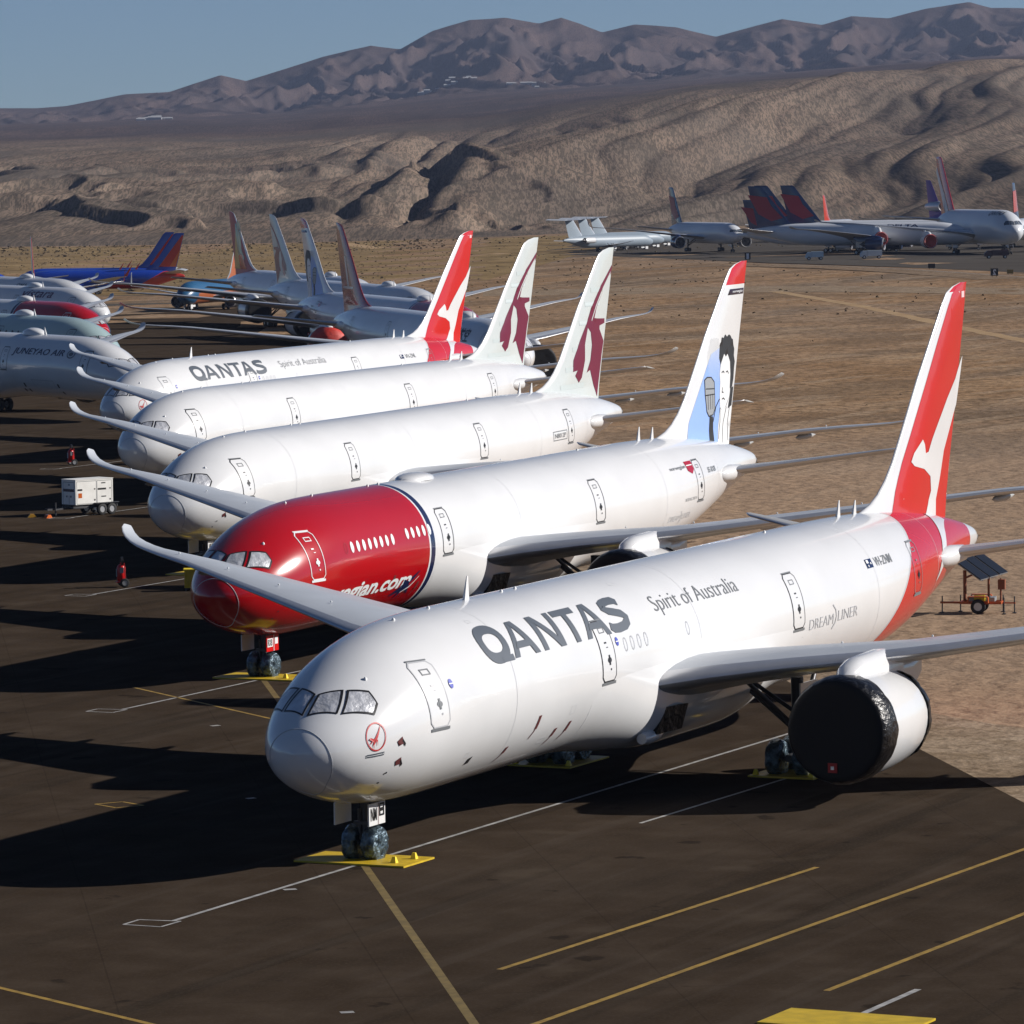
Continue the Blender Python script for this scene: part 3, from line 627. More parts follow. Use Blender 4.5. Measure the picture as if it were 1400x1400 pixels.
        d.build('small_lettering', f, (TGREY, NRED, FACEP, LGREY), S, .6, .2, tilt)
    if livery.startswith('oryx') and reg:
        d = D2(); d.ribbon([(46.6, -.05), (49.1, -.05), (49.1, .5), (46.6, .5)], .05, 0, 1, True); d.text(reg, 46.85, .08, 48.85, .37, 0, 1, 0); d.build('registration', f, (TGREY,), S, .6, .2, tilt)
    if livery == 'juneyao':
        d = D2(); d.text('JUNEYAO AIR', 17.0, 1.0, 8.4, 1.85, 0, 1, .012, .22); d.ring(7.3, 1.45, .55, .38, .12, 1, 1); d.ellipse(7.3, 1.45, .32, .2, 1, 1)
        d.ribbon([(13.8, -1.2), (10.2, -1.2), (10.2, -2.6), (13.3, -2.6)], .06, 2, 1, True)
        for x, s_ in ((15.3, -1.8), (15.0, -2.5), (15.8, -2.5), (9.6, -1.7), (9.5, -2.6)): d.rect(x-.12, s_-.25, x+.12, s_+.2, 3, 1)
        d.build('airline_name', f, (NAVY, TGREY, LGREY, BLACK), S, .5, .16, tilt)
    if livery == 'maple':
        d = D2(); d.text('AIR CANADA', 24, .1, 9.2, 1.4, 0, 1, .01, 0, 1.15); d.build('airline_name', f, (BLACK,), S, .5, .16, tilt)
    if livery == 'plum':
        d = D2(); d.text('vistara', 17.2, 1.6, 9.6, 3.0, 0, 1, .01, .2); d.build('airline_name', f, (mat('aubergine_lettering', (.08, .02, .07), .4),), S, .5, .16, tilt)
    if livery == 'oman':
        d = D2(); d.text('OMAN AIR', 16.6, 1.5, 10.6, 2.35, 0, 1, .01, .1); d.build('airline_name', f, (mat('teal_lettering', (.04, .09, .11), .4),), S, .5, .16, tilt)
    if livery == 'goldtail_red':
        d = D2(); d.text('\u5409\u7965\u822a\u7a7a', 15.5, .6, 9.0, 2.2, 0, 1, .02, .1); d.build('airline_name', f, (BLACK,), S, .5, .16, tilt)
    # the fin
    F = FIN
    if livery == 'kangaroo':
        t = fin(root, F, (WHITE, WHITE, QRED), lambda z: 2 if z > 16.62 else 0)
        d = D2(); d.poly(REDF, 0, 0); d.poly(ROO, 1, 2); d.rect(62.0, 16.35, 62.45, 16.62, 2, 2); d.build('kangaroo_design', t, (QRED, WHITE, mat('pale_pink_patch', (.7, .45, .45), .4)), fin_side(F, sd), .5, .4, tilt)
    elif livery.startswith('oryx'):
        t = fin(root, F, (QTAIL, WHITE))
        d = D2()
        for z, x0, x1 in ((7.9, 53.2, 57.2), (9.0, 54.2, 56.8), (10.3, 55.4, 57.0), (12.0, 56.6, 59.4), (13.2, 57.6, 60), (14.1, 58.6, 61.2)): d.rect(x0, z, min(x1, 58.0+z*.2), z+.32, 2, 0)
        d.poly(ORYX, 0, 1); d.poly(ORYXG, 1, 2); d.build('antelope_design', t, (MAROON, QTAIL, QSTRIPE), fin_side(F, sd), .5, .4, tilt)
    elif red or livery == 'rednose_far':
        t = fin(root, F, (WHITE, WHITE, QRED), lambda z: 2 if z > 15.75 else 0)
        d = D2(); d.poly(NBLUE, 0, 0)
        rnd = random.Random(4)
        for i in range(34):
            for j in range(9):
                x = 56.6+j*.2+(i % 2)*.1; z = 10.6+i*.07
                if x > 58.25 or x < 55.0+(z-10)*.75: continue
                d.ellipse(x, z, .02+.05*max(0, (z-10.6)/2.0), .012+.03*max(0, (z-10.6)/2.0), 1, 1, 6)
        d.poly(NFACE, 1, 2); d.poly(NNECK, 1, 2); d.poly(NHAIR, 2, 3); d.poly([(60.07, 10.1), (60.6, 10.14), (60.3, 9.12), (59.65, 8.97), (59.89, 9.56)], 2, 3)
        d.poly(NMIC, 3, 2); d.ribbon(NMIC, .07, 2, 3, True); d.poly([(56.61, 8.74), (57.16, 8.7), (57.41, 7.1), (56.58, 7.1)], 2, 2); d.ribbon([(56.0, 9.9), (57.4, 9.9)], .06, 2, 3); d.ribbon([(56.1, 10.25), (57.35, 10.2)], .06, 2, 3)
        for x in (56.35, 56.7, 57.05): d.ribbon([(x, 9.95), (x+.05, 9.1)], .05, 2, 3)
        for P in ([(58.5, 11.0), (58.75, 11.08), (58.95, 10.98)], [(59.25, 11.0), (59.5, 11.05), (59.7, 10.9)], [(58.7, 10.2), (58.6, 9.95), (58.85, 9.9)], [(58.6, 9.55), (58.85, 9.6), (59.1, 9.5)], [(58.3, 9.1), (58.35, 8.3), (58.1, 7.4)], [(59.4, 9.1), (58.9, 8.3), (58.7, 7.1)], [(60.0, 9.2), (59.6, 8.2), (59.7, 7.2)], [(58.2, 9.6), (57.6, 9.2), (57.2, 8.4)]): d.ribbon(P, .07, 2, 3)
        d.poly([(60.0, 15.52), (62.3, 15.52), (62.2, 15.2), (59.65, 15.2)], 4, 1); d.text('norwegian', 60.35, 15.27, 62.05, 15.44, 1, 2, .01)
        d.build('portrait_design', t, (BLUEP, FACEP, HAIR, MICG, NAVY), fin_side(F, sd), .5, .4, tilt)
    elif livery == 'goldtail_red':
        t = fin(root, F, (WREDT, WREDT)); d = D2(); d.poly([(57.2, 9.9), (57.9, 9.9), (59.2, 13.3), (58.6, 13.3)], 0, 1); d.rect(55.8, 9.7, 59.9, 9.95, 0, 2); d.build('tail_stripe', t, (WHITE,), fin_side(F, sd), .5, .4, tilt)
    elif livery == 'gulf':
        t = fin(root, F, (QTAIL, WHITE)); d = D2(); d.poly(ORYX, 0, 1); d.poly(ORYXG, 1, 2); d.build('antelope_design', t, (MAROON, QTAIL), fin_side(F, sd), .5, .4, tilt)
    elif livery == 'rainbow':
        t = fin(root, F, (mat('tail_pinkish_red', (.40, .07, .06), .4), FACEP), lambda z: 0)
        d = D2(); d.poly([(57.6, 15), (59, 15.8), (60.4, 8), (55.5, 8), (56, 9.5)], 0, 1); d.poly([(55, 9.7), (57.8, 12.3), (59, 15), (59.6, 15.2), (58.8, 11.8), (57.2, 8)], 1, 2); d.poly([(54, 8), (57, 8), (58, 10), (56.5, 10.6)], 2, 3); d.build('rainbow_design', t, (TGOLD, TGREEN, SWRED), fin_side(F, sd), .5, .4, tilt)
    else: t = fin(root, F, (WHITE, WHITE) if livery != 'maple' else (ICE, ICE))
    if livery == 'rednose_far': pass
    SLOPE[0] = 0.0
    return root

# generic smaller or larger jets, far off
def jet(name, loc, rz, label, B, fm, zones, wst, eng, stb, F, fin_mats, zfn=None, cat='airliner', group=None, names=None, side=-1, winglet=None, gear=(3.8, 15.5, 2.9), tail_art=None, cover='open', nac=WHITE, trucks=1, ttail=False, dorsal=False, ground=0):
    root = empty(name, loc, rz); tag(root, label, cat, group); SLOPE[0] = 0
    f = fuselage(root, B, zones, fm, 28); cockpit(f, B, matl=mat('dim_cockpit_glass', (.10, .12, .15), .2))
    fairing_box = None
    for s_ in (-1, 1):
        w_ = wing(root, wst, s_)
        if winglet:
            y, le, te, z, th = wst[-1]; m = MB(); h = winglet[0]
            m.rings([[(le, s_*(y-.1), z), (te, s_*(y-.05), z), (te, s_*(y+.05), z+.02), (le, s_*(y+.0), z+.02)], [(le+h*.8, s_*(y+.35), z+h), (te+h*.45, s_*(y+.38), z+h), (te+h*.45, s_*(y+.42), z+h), (le+h*.8, s_*(y+.4), z+h)]]); m.build('winglet', w_, (winglet[1],), 0)
        for (x, y, z, R, L) in eng:
            engine(root, x, s_*y, z, R, L, wst, cover=cover, nac=nac, lod=1, pylon=not ttail)
        wing(root, stb, s_, 'tailplane')
    t = fin(root, F, fin_mats, zfn, dorsal=False)
    if tail_art:
        for sd_ in (-1, 1):
            d = D2()
            for P, mi in tail_art[0]: d.poly(P, mi, mi+1)
            d.build('tail_design', t, tail_art[1], fin_side(F, sd_), 2, 2, off=.05, lift=.03)
    if names:
        for (txt, x0, s0, x1, s1, m_, bold) in names:
            d = D2(); d.text(txt, x0, s0, x1, s1, 0, 1, bold); d.build('airline_name', f, (m_,), B.side(side), 1, .3, off=.04)
    xn, xm, tr = gear
    gears(root, B, xn, xm, tr, wrap=False, zt=B.bot(xm)+.2, kr=.85, trucks=trucks)
    return root
# ---------------------------------------------------------------- terrain
cY, sY = cos(YAW), sin(YAW)
def W(D, L, z=0): return (CAMP.x + D*cY + L*sY, CAMP.y + D*sY - L*cY, z)      # depth along the view axis, metres to the right
def DL(x, y): dx, dy = x-CAMP.x, y-CAMP.y; return dx*cY+dy*sY, dx*sY-dy*cY
def sm(t): t = max(0, min(1, t)); return t*t*(3-2*t)
def ground_z(x, y):
    D, L = DL(x, y); return 2.2*sm((D-650)/500)*sm((L+40)/130)-1.0*sm((D-750)/300)*sm((-L)/120)
def lerp(T, u):
    if u <= T[0][0]: return T[0][1]
    for a, b in zip(T, T[1:]):
        if u <= b[0]: return a[1]+(b[1]-a[1])*(u-a[0])/(b[0]-a[0])
    return T[-1][1]
def ramp_mat(name, stops, scale, detail=6, rough=.95, bump=.3, bscale=.5, bdist=.3, stretch=(1, 1, 1), fine=None, rotz=0, big=None):
    m = bpy.data.materials.new(name); m.use_nodes = True; t = m.node_tree; b = t.nodes['Principled BSDF']; b.inputs['Roughness'].default_value = rough; b.inputs['Specular IOR Level'].default_value = 0
    tc = t.nodes.new('ShaderNodeTexCoord'); mp = t.nodes.new('ShaderNodeMapping'); mp.inputs['Scale'].default_value = stretch; mp.inputs['Rotation'].default_value = (0, 0, rotz)
    t.links.new(tc.outputs['Object'], mp.inputs[0])
    n = t.nodes.new('ShaderNodeTexNoise'); n.inputs['Scale'].default_value = scale; n.inputs['Detail'].default_value = detail; n.inputs['Roughness'].default_value = .62
    t.links.new(mp.outputs[0], n.inputs[0])
    r = t.nodes.new('ShaderNodeValToRGB'); e = r.color_ramp.elements
    while len(e) < len(stops): e.new(.5)
    for i, (p, c) in enumerate(stops): e[i].position = p; e[i].color = (*c, 1)
    t.links.new(n.outputs[0], r.inputs[0]); out = r.outputs[0]
    def mixer(sc, lo, hi, col, amt, st=None, rz=0):
        nonlocal out
        mp2 = t.nodes.new('ShaderNodeMapping'); mp2.inputs['Scale'].default_value = st or (1, 1, 1); mp2.inputs['Rotation'].default_value = (0, 0, rz); t.links.new(tc.outputs['Object'], mp2.inputs[0])
        f = t.nodes.new('ShaderNodeTexNoise'); f.inputs['Scale'].default_value = sc; f.inputs['Detail'].default_value = 4; t.links.new(mp2.outputs[0], f.inputs[0])
        q = t.nodes.new('ShaderNodeMapRange'); q.inputs[1].default_value = lo; q.inputs[2].default_value = hi; q.inputs[4].default_value = amt; t.links.new(f.outputs[0], q.inputs[0])
        x = t.nodes.new('ShaderNodeMix'); x.data_type = 'RGBA'; t.links.new(q.outputs[0], x.inputs[0]); t.links.new(out, x.inputs[6]); x.inputs[7].default_value = (*col, 1); out = x.outputs[2]
    for a in (fine or []): mixer(*a)
    t.links.new(out, b.inputs['Base Color'])
    if bump:
        n2 = t.nodes.new('ShaderNodeTexNoise'); n2.inputs['Scale'].default_value = bscale; n2.inputs['Detail'].default_value = 6; t.links.new(tc.outputs['Object'], n2.inputs[0])
        bp = t.nodes.new('ShaderNodeBump'); bp.inputs['Strength'].default_value = bump; bp.inputs['Distance'].default_value = bdist; t.links.new(n2.outputs[0], bp.inputs['Height']); t.links.new(bp.outputs[0], b.inputs['Normal'])
    return m, t, b, tc
DIRT, *_ = ramp_mat('desert_dirt', [(.3, (.21, .128, .070)), (.5, (.30, .19, .11)), (.7, (.38, .26, .16))], .035, 8, bump=.7, bscale=.7, bdist=.5,
    fine=[(.006, .45, .62, (.30, .215, .15), .75), (.012, .52, .66, (.17, .145, .12), .7, (1, 3, 1), .5), (.8, .53, .64, (.075, .052, .033), .75), (.25, .52, .66, (.13, .088, .055), .65), (.02, .5, .6, (.15, .105, .07), .6, (1, 2.5, 1), .4), (.12, .56, .62, (.34, .25, .17), .5, (.3, 2, 1), .9)])
def near_mix(m, col, d0, d1, amt):
    t = m.node_tree; b = t.nodes['Principled BSDF']; src = b.inputs['Base Color'].links[0].from_socket
    tc = t.nodes.new('ShaderNodeTexCoord'); mp = t.nodes.new('ShaderNodeMapping'); mp.inputs['Rotation'].default_value = (0, 0, -YAW); t.links.new(tc.outputs['Object'], mp.inputs[0])
    sp_ = t.nodes.new('ShaderNodeSeparateXYZ'); t.links.new(mp.outputs[0], sp_.inputs[0])
    n = t.nodes.new('ShaderNodeTexNoise'); n.inputs['Scale'].default_value = .012; n.inputs['Detail'].default_value = 6; t.links.new(tc.outputs['Object'], n.inputs[0])
    q = t.nodes.new('ShaderNodeMath'); q.operation = 'MULTIPLY_ADD'; q.inputs[1].default_value = 260; t.links.new(n.outputs[0], q.inputs[0]); t.links.new(sp_.outputs[0], q.inputs[2])
    r = t.nodes.new('ShaderNodeMapRange'); r.inputs[1].default_value = d0; r.inputs[2].default_value = d1; r.inputs[3].default_value = amt; r.inputs[4].default_value = 0; t.links.new(q.outputs[0], r.inputs[0])
    x = t.nodes.new('ShaderNodeMix'); x.data_type = 'RGBA'; t.links.new(r.outputs[0], x.inputs[0]); t.links.new(src, x.inputs[6]); x.inputs[7].default_value = (*col, 1); t.links.new(x.outputs[2], b.inputs['Base Color'])
near_mix(DIRT, (.33, .235, .165), 330, 420, .72)
ASPH, at_, ab_, atc = ramp_mat('dark_asphalt', [(.3, (.037, .026, .0175)), (.5, (.047, .034, .024)), (.7, (.062, .046, .033))], .35, 8, .85, .25, 14, .02,
    fine=[(.06, .5, .7, (.058, .045, .034), .45), (.45, .52, .7, (.026, .020, .015), .4, (.10, 1.2, 1), .35), (.7, .56, .66, (.075, .06, .047), .3, (.05, 1.3, 1), -.95), (.4, .57, .62, (.022, .018, .014), .3, (.05, 1.5, 1), -.62), (9, .5, .75, (.085, .07, .055), .3), (.45, .66, .70, (.012, .010, .009), .55), (.2, .62, .7, (.085, .066, .048), .4, (1, 1, 1), .8)])
def seams(t, b, tc, ang, gap, wd, col, amt):
    src = b.inputs['Base Color'].links[0].from_socket; sp_ = t.nodes.new('ShaderNodeSeparateXYZ'); mp = t.nodes.new('ShaderNodeMapping'); mp.inputs['Rotation'].default_value = (0, 0, ang)
    t.links.new(tc.outputs['Object'], mp.inputs[0]); t.links.new(mp.outputs[0], sp_.inputs[0])
    def mth(op, x, y):
        n = t.nodes.new('ShaderNodeMath'); n.operation = op
        for i_, v in enumerate((x, y)):
            if isinstance(v, (int, float)): n.inputs[i_].default_value = v
            elif v is not None: t.links.new(v, n.inputs[i_])
        return n.outputs[0]
    f = mth('FRACT', mth('DIVIDE', mth('ADD', sp_.outputs[0], 5000), gap), None); q = mth('MULTIPLY', mth('LESS_THAN', f, wd/gap), amt)
    x = t.nodes.new('ShaderNodeMix'); x.data_type = 'RGBA'; t.links.new(q, x.inputs[0]); t.links.new(src, x.inputs[6]); x.inputs[7].default_value = (*col, 1); t.links.new(x.outputs[2], b.inputs['Base Color'])
seams(at_, ab_, atc, radians(57), 7.6, .05, (.02, .015, .012), .3); seams(at_, ab_, atc, radians(-33), 38, .07, (.02, .015, .012), .3)
TAXI, *_ = ramp_mat('grey_taxiway_asphalt', [(.3, (.07, .062, .055)), (.7, (.10, .09, .08))], .02, 6, .9, 0, fine=[(.2, .5, .7, (.05, .045, .04), .5, (1, .2, 1))])
GRAVEL, *_ = ramp_mat('pale_gravel', [(.3, (.22, .16, .11)), (.5, (.29, .22, .155)), (.7, (.38, .295, .215))], .25, 9, .95, .6, 2, .2, fine=[(1.2, .5, .62, (.15, .11, .075), .6), (.3, .5, .6, (.20, .145, .095), .6), (5, .5, .6, (.17, .13, .09), .5)])
DRY, *_ = ramp_mat('dry_grass_ground', [(.3, (.17, .115, .06)), (.5, (.25, .175, .09)), (.7, (.31, .225, .12))], .02, 8, bump=.5, bscale=.3, bdist=.6,
    fine=[(.12, .52, .64, (.09, .065, .035), .8), (.012, .5, .65, (.19, .14, .09), .6), (.5, .55, .68, (.07, .05, .03), .6)])
WL = mat('white_marking_paint', (.42, .41, .39), .7, 0, 0, .45, 2.2); YLM = mat('yellow_marking_paint', (.36, .22, .03), .7, 0, 0, .45, 2.5); YLF = mat('faded_yellow_marking', (.19, .13, .035), .7, 0, 0, .4, 2.5)

def sheet(name, poly, z, m, step=40, kind='structure'):
    """a flat sheet that follows the ground; poly in world metres"""
    bm = bmesh.new(); f = bm.faces.new([bm.verts.new((p[0], p[1], 0)) for p in poly])
    for ax in (0, 1):
        lo = min(v.co[ax] for v in bm.verts); hi = max(v.co[ax] for v in bm.verts); q = math.floor(lo/step)+1
        while q*step < hi:
            co = [0, 0, 0]; co[ax] = q*step
            bmesh.ops.bisect_plane(bm, geom=bm.verts[:]+bm.edges[:]+bm.faces[:], plane_co=co, plane_no=(1, 0, 0) if ax == 0 else (0, 1, 0)); q += 1
    bmesh.ops.triangulate(bm, faces=bm.faces)
    for v in bm.verts: v.co.z = ground_z(v.co.x, v.co.y)+z
    bmesh.ops.recalc_face_normals(bm, faces=bm.faces)
    me = bpy.data.meshes.new(name); bm.to_mesh(me); bm.free()
    if me.polygons and me.polygons[0].normal.z < 0: me.flip_normals()
    me.materials.append(m); o = link(bpy.data.objects.new(name, me)); tag(o, kind=kind); return o

# the desert floor: one sheet out to the hills, laid on a grid aligned with the runway direction
m = MB(); ds = [-600+i*40 for i in range(63)]; ls = [-900+i*45 for i in range(41)]
vs = []
for d in ds:
    for l in ls:
        x, y, _ = W(d, l); vs.append((x, y, ground_z(x, y)+(.25*noise.noise(Vector((x*.02, y*.02, 0))) if d > 240 else 0)*0))
n = len(ls)
m.add(vs, [(i*n+j, i*n+j+1, (i+1)*n+j+1, (i+1)*n+j) for i in range(len(ds)-1) for j in range(n-1)])
g = m.build('desert_ground', None, (DIRT,), 180); tag(g, kind='structure')
# the dry grass beyond the apron
sheet('dry_grass', [W(1400, -420)[:2], W(1740, -420)[:2], W(1740, 420)[:2], W(1560, 330)[:2], W(1560, 40)[:2], W(1020, -5)[:2], W(960, -60)[:2], W(960, -120)[:2], W(1010, -420)[:2]][1:], .02, DRY)
EDGE = (.8340, .5518)
P0 = (38.98, -6.68)
def E_(t, s=0): return (P0[0]+EDGE[0]*t-EDGE[1]*s*-1, P0[1]+EDGE[1]*t-EDGE[0]*s)
apron = [E_(-260), E_(-14), E_(0), E_(34), E_(150), (292, 130), (376, 170), (532, 251), W(790, -25)[:2], W(850, -48)[:2], W(900, -62)[:2], W(860, -150)[:2], W(820, -420)[:2], W(-200, -420)[:2]]
sheet('apron', apron, .004, ASPH, 30)
sheet('service_road', [W(905, -62)[:2], W(850, -49)[:2], W(860, -150)[:2], W(820, -420)[:2], W(985, -420)[:2], W(985, -100)[:2], W(985, -60)[:2]], .008, TAXI)
sheet('taxiway', [W(1085, 500)[:2], W(1190, 500)[:2], W(1500, 420)[:2], W(1500, 10)[:2], W(1330, 12)[:2], W(1100, 60)[:2], W(960, 110)[:2], W(885, 170)[:2], W(870, 500)[:2]][2:], .03, TAXI)
sheet('gravel_shoulder', [W(890, -5)[:2], W(935, -5)[:2], W(905, 60)[:2], W(850, 110)[:2], W(800, 180)[:2], W(780, 180)[:2], W(825, 100)[:2], W(870, 55)[:2]], .026, GRAVEL)
# pale sandy track beside the apron edge
sheet('sandy_track', [E_(t, -.05) for t in range(-140, 121, 10)]+[E_(t, 4.5+5*noise.noise(Vector((t*.07, 1.7, 0)))+1.6*noise.noise(Vector((t*.5, 4, 0)))) for t in range(120, -141, -2)], .006, GRAVEL)

def track(pts, wd, m, z=.011):
    P = [Vector(p) for p in pts]; Q = []
    for k in range(len(P)-1):
        a_, b_ = P[k], P[k+1]; p0 = P[k-1] if k else a_; p3 = P[k+2] if k+2 < len(P) else b_
        for q in range(14):
            t = q/14; Q.append(.5*((2*a_)+(b_-p0)*t+(2*p0-5*a_+4*b_-p3)*t*t+(3*a_-p0-3*b_+p3)*t**3))
    mb = MB(); vv = []
    for k in range(len(Q)-1):
        t = (Q[k+1]-Q[k]).normalized(); n = Vector((-t.y, t.x)); w_ = wd*(1+.35*noise.noise(Vector((k*.31, wd, 2))))
        for s in (-1, 1): p = Q[k]+n*s*w_/2; vv.append((p.x, p.y, ground_z(p.x, p.y)+z))
    mb.add(vv, [(2*i, 2*i+1, 2*i+3, 2*i+2) for i in range(len(Q)-2)]); return tag(mb.build('dirt_track', None, (m,), 0), kind='structure')
PALE, *_ = ramp_mat('pale_track_dirt', [(.3, (.30, .20, .115)), (.7, (.42, .30, .18))], .3, 6, .95, 0)
GREYD, *_ = ramp_mat('grey_track_dirt', [(.35, (.19, .135, .09)), (.65, (.27, .20, .14))], .3, 7, .95, .4, 1, .2, fine=[(1, .5, .6, (.09, .065, .045), .7)])
track([(681.1, 259.9), (638.9, 234.4), (593.3, 207.6), (539.6, 178.1), (499.5, 156.3), (461.6, 135.6), (428.2, 118.3)], 2.6, PALE, 0.012)
track([(1387.5, 713.6), (1252.0, 630.3), (1150.3, 559.2), (1096.3, 509.4), (1069.0, 474.1)], 6, PALE, 0.035)
track([(837.4, 362.1), (871.4, 347.9), (818.3, 292.0), (742.9, 233.0)], 12, GREYD, 0.033)
def line(name, a, b, wd, m, z=.009):
    a, b = Vector(a), Vector(b); t = (b-a).normalized(); n = Vector((-t.y, t.x))*wd/2
    nseg = max(1, int((b-a).length/30)); mb = MB()
    for i in range(nseg):
        p = a+(b-a)*i/nseg; q = a+(b-a)*(i+1)/nseg
        mb.add([(*(p+n), ground_z(*p)+z), (*(q+n), ground_z(*q)+z), (*(q-n), ground_z(*q)+z), (*(p-n), ground_z(*p)+z)], [(0, 1, 2, 3)])
    return tag(mb.build(name, None, (m,), 0), kind='structure')
ROW = [(0, 0, 0), (49.37, 30.21, .0073), (97.63, 59.82, .007), (148.31, 91.08, -.0266), (195.17, 119.79, -.0326)]
for i, (dx, dy, a) in enumerate(ROW):
    def T2(x, y): return (dx+x*cos(.006)-y*sin(.006), dy+x*sin(.006)+y*cos(.006))
    line('white_centre_line', T2(-8.6, -.35), T2(46, -.15), .16, WL)
    for p, q in (((-9.72, .7), (-8.74, .72)), ((-8.74, .72), (-8.56, -.6)), ((-8.56, -.6), (-9.72, -.57)), ((-9.72, -.57), (-9.72, .7))): line('white_stop_box', T2(*p), T2(*q), .1, WL, .012)
    line('white_side_line', T2(16.05, -5.0), T2(29, -5.25), .14, WL)
    e = (-21.4, -16.5) if i < 2 else (-.5, -3.3); line('yellow_lead_line', T2(3.9, -.5), T2(*e), .26, YLF, .007)
line('yellow_lead_line', (-12.96, -13.34), (8.54, -14.39), .2, YLM)
line('yellow_lead_line', (-24, -17.75), (24, -19.6), .2, YLM)
line('yellow_lead_line', (-12.87, -23.14), (12, -24.1), .2, YLM)
line('yellow_lead_line', (-19.4, .8), (-25.5, -11.2), .2, YLM)
line('yellow_lead_line', (48.6, 33.7), (39.2, 21.3), .16, YLM)
line('white_side_line', (-15.89, -25.32), (-11.75, -25.37), .2, WL, .009)
for a, b in (((-1.85, -.59), (-1.57, -.89)), ((-20.74, -12.34), (-20.51, -12.63)), ((36.7, 23.25), (37.06, 23.06)), ((17.1, 11), (17.4, 10.8))): line('small_white_mark', a, b, .28, WL, .012)
for p, q in (((13.9, 15.4), (14.8, 14.8)), ((14.8, 14.8), (14.2, 13.6)), ((14.2, 13.6), (13.3, 14.2)), ((13.3, 14.2), (13.9, 15.4))): line('orange_box_mark', p, q, .12, YLM, .012)
line('white_centre_line', W(900, 112)[:2], W(1010, 85)[:2], .5, WL, .05)
line('white_centre_line', W(1150, 40)[:2], W(1010, 85)[:2], .5, WL, .05)

# hills and mountains: one height field in real distance
SKY = [(-300,158),(-100,152),(0,150),(60,150),(100,147),(180,131),(240,128),(310,105),(345,113),(400,96),(450,80),(515,65),(555,70),(600,45),(650,30),(700,27),(745,35),(775,27),(800,35),(830,47),(875,36),(930,40),(985,53),(1040,38),(1075,29),(1130,37),(1170,25),(1220,28),(1270,15),(1330,6),(1360,14),(1400,14),(1500,22),(1700,40)]
FOOT = [(-300,222),(0,208),(200,203),(330,206),(480,198),(640,192),(700,182),(760,165),(850,148),(960,128),(1100,114),(1250,104),(1400,94),(1700,90)]
BAJ = [(-300,178),(0,173),(200,166),(400,156),(600,136),(800,122),(1000,108),(1200,92),(1400,78),(1700,70)]
def zfor(v, u, D): return CAMP.z+((244.6-.012*(u-700))-v)*D/FPX
def ridged(x, y, o, seed=0):
    s = 0; a = 1; tot = 0
    for k in range(o):
        q = 1-abs(noise.noise(Vector((x, y, seed+k*7.3))))*2; s += a*q*q; tot += a; a *= .5; x *= 2.03; y *= 2.03
    return s/tot
def hill_h(D, L):
    u = 700+FPX*L/D
    if D < 1760: return 0.0
    wx = 90*noise.noise(Vector((L*.004, D*.004, 3))); wy = 90*noise.noise(Vector((L*.004, D*.004, 9)))
    x, y = (L+wx), (D+wy)
    z1 = zfor(lerp(FOOT, u), u, 3700); z2 = zfor(lerp(BAJ, u), u, 7900); z3 = zfor(lerp(SKY, u), u, 9800)
    def spur(D_):
        p_ = L+wx*.35-.16*D_; k = sm((u-430)/300)
        s1 = abs(noise.noise(Vector((p_/(62+48*k), D_/900, 2.2))))*1.9; s2 = abs(noise.noise(Vector((p_/27+3, D_/420+wx*.01, 6.1))))*1.6
        s3 = abs(noise.noise(Vector((p_/11, D_/160, 8.1)))); s0 = noise.noise(Vector(((L-.30*D_)/150, D_/2600, 4.4)))
        return 24*k*s0+(4+13*k)*(s1-.35)+(1.4+2.6*k)*(s2-.3)+.8*s3
    if D < 3700:
        t = (D-1760)/1940; base = z1*(.60*t+.40*sm(t)); g = sm(t*7)*(1-.5*sm((t-.7)/.3))
        bl = sm((ridged(x/150, y/330, 3, 12)-.50)/.14)*(1-sm((t-.42)/.35))*(1-sm((u-620)/250))
        r2 = ridged((x+.2*y)/60, y/240, 3, 5)
        return max(0.0, base+g*spur(D)+g*bl*(5.5+3*(r2-.5)))
    if D < 7900:
        t = (D-3700)/4200; b = z1+(z2-z1)*t; e = sin(pi*t)
        edge = sm(t*7)
        return b+(1-edge)*.5*spur(D)+e*10*(ridged(x/600, y/1500, 3, 4)-.55)
    t = min(1.35, (D-7900)/1900)
    if t <= 1:
        xx = L+wx*.8
        sp = ridged((xx-.1*D)/230, D/1500+.2, 4, 20); sp2 = ridged((xx+.2*D)/85, D/520, 3, 44); base = z2+(z3-z2)*(.25*t+.75*t**1.6)
        return base+(z3-z2)*(.62*(sp-.56)+.26*(sp2-.55))*sin(pi*min(1, t))**.7*(.45+.6*t)
    return z3-(z3*.5)*(t-1)/.35
nd, nl = 470, 560; vs = []
dd = []
for i in range(nd):
    t = i/(nd-1)
    dd.append(1720*(3750/1720)**(t/.55) if t < .55 else (3750+(t-.55)/.15*4100 if t < .70 else 7850+(t-.70)/.30*2500))
for D in dd:
    for j in range(nl):
        L = D*(-.175+.35*j/(nl-1)); x, y, _ = W(D, L); vs.append((D, -L, hill_h(D, L)-(1.5 if D < 1765 else 0)+1.0*sm((D-1760)/60)))
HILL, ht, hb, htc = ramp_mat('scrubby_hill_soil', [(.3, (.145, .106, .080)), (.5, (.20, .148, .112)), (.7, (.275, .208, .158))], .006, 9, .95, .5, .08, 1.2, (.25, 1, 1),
    fine=[(.004, .5, .62, (.10, .088, .078), .6, (.4, 1, 1)), (.05, .48, .62, (.09, .075, .06), .4, (.08, 1, .5)), (.55, .5, .57, (.07, .06, .048), .65, (.05, 1, .5)), (1.3, .5, .57, (.06, .052, .042), .65, (.04, 1, .5)), (.002, .5, .62, (.10, .088, .078), .55)])
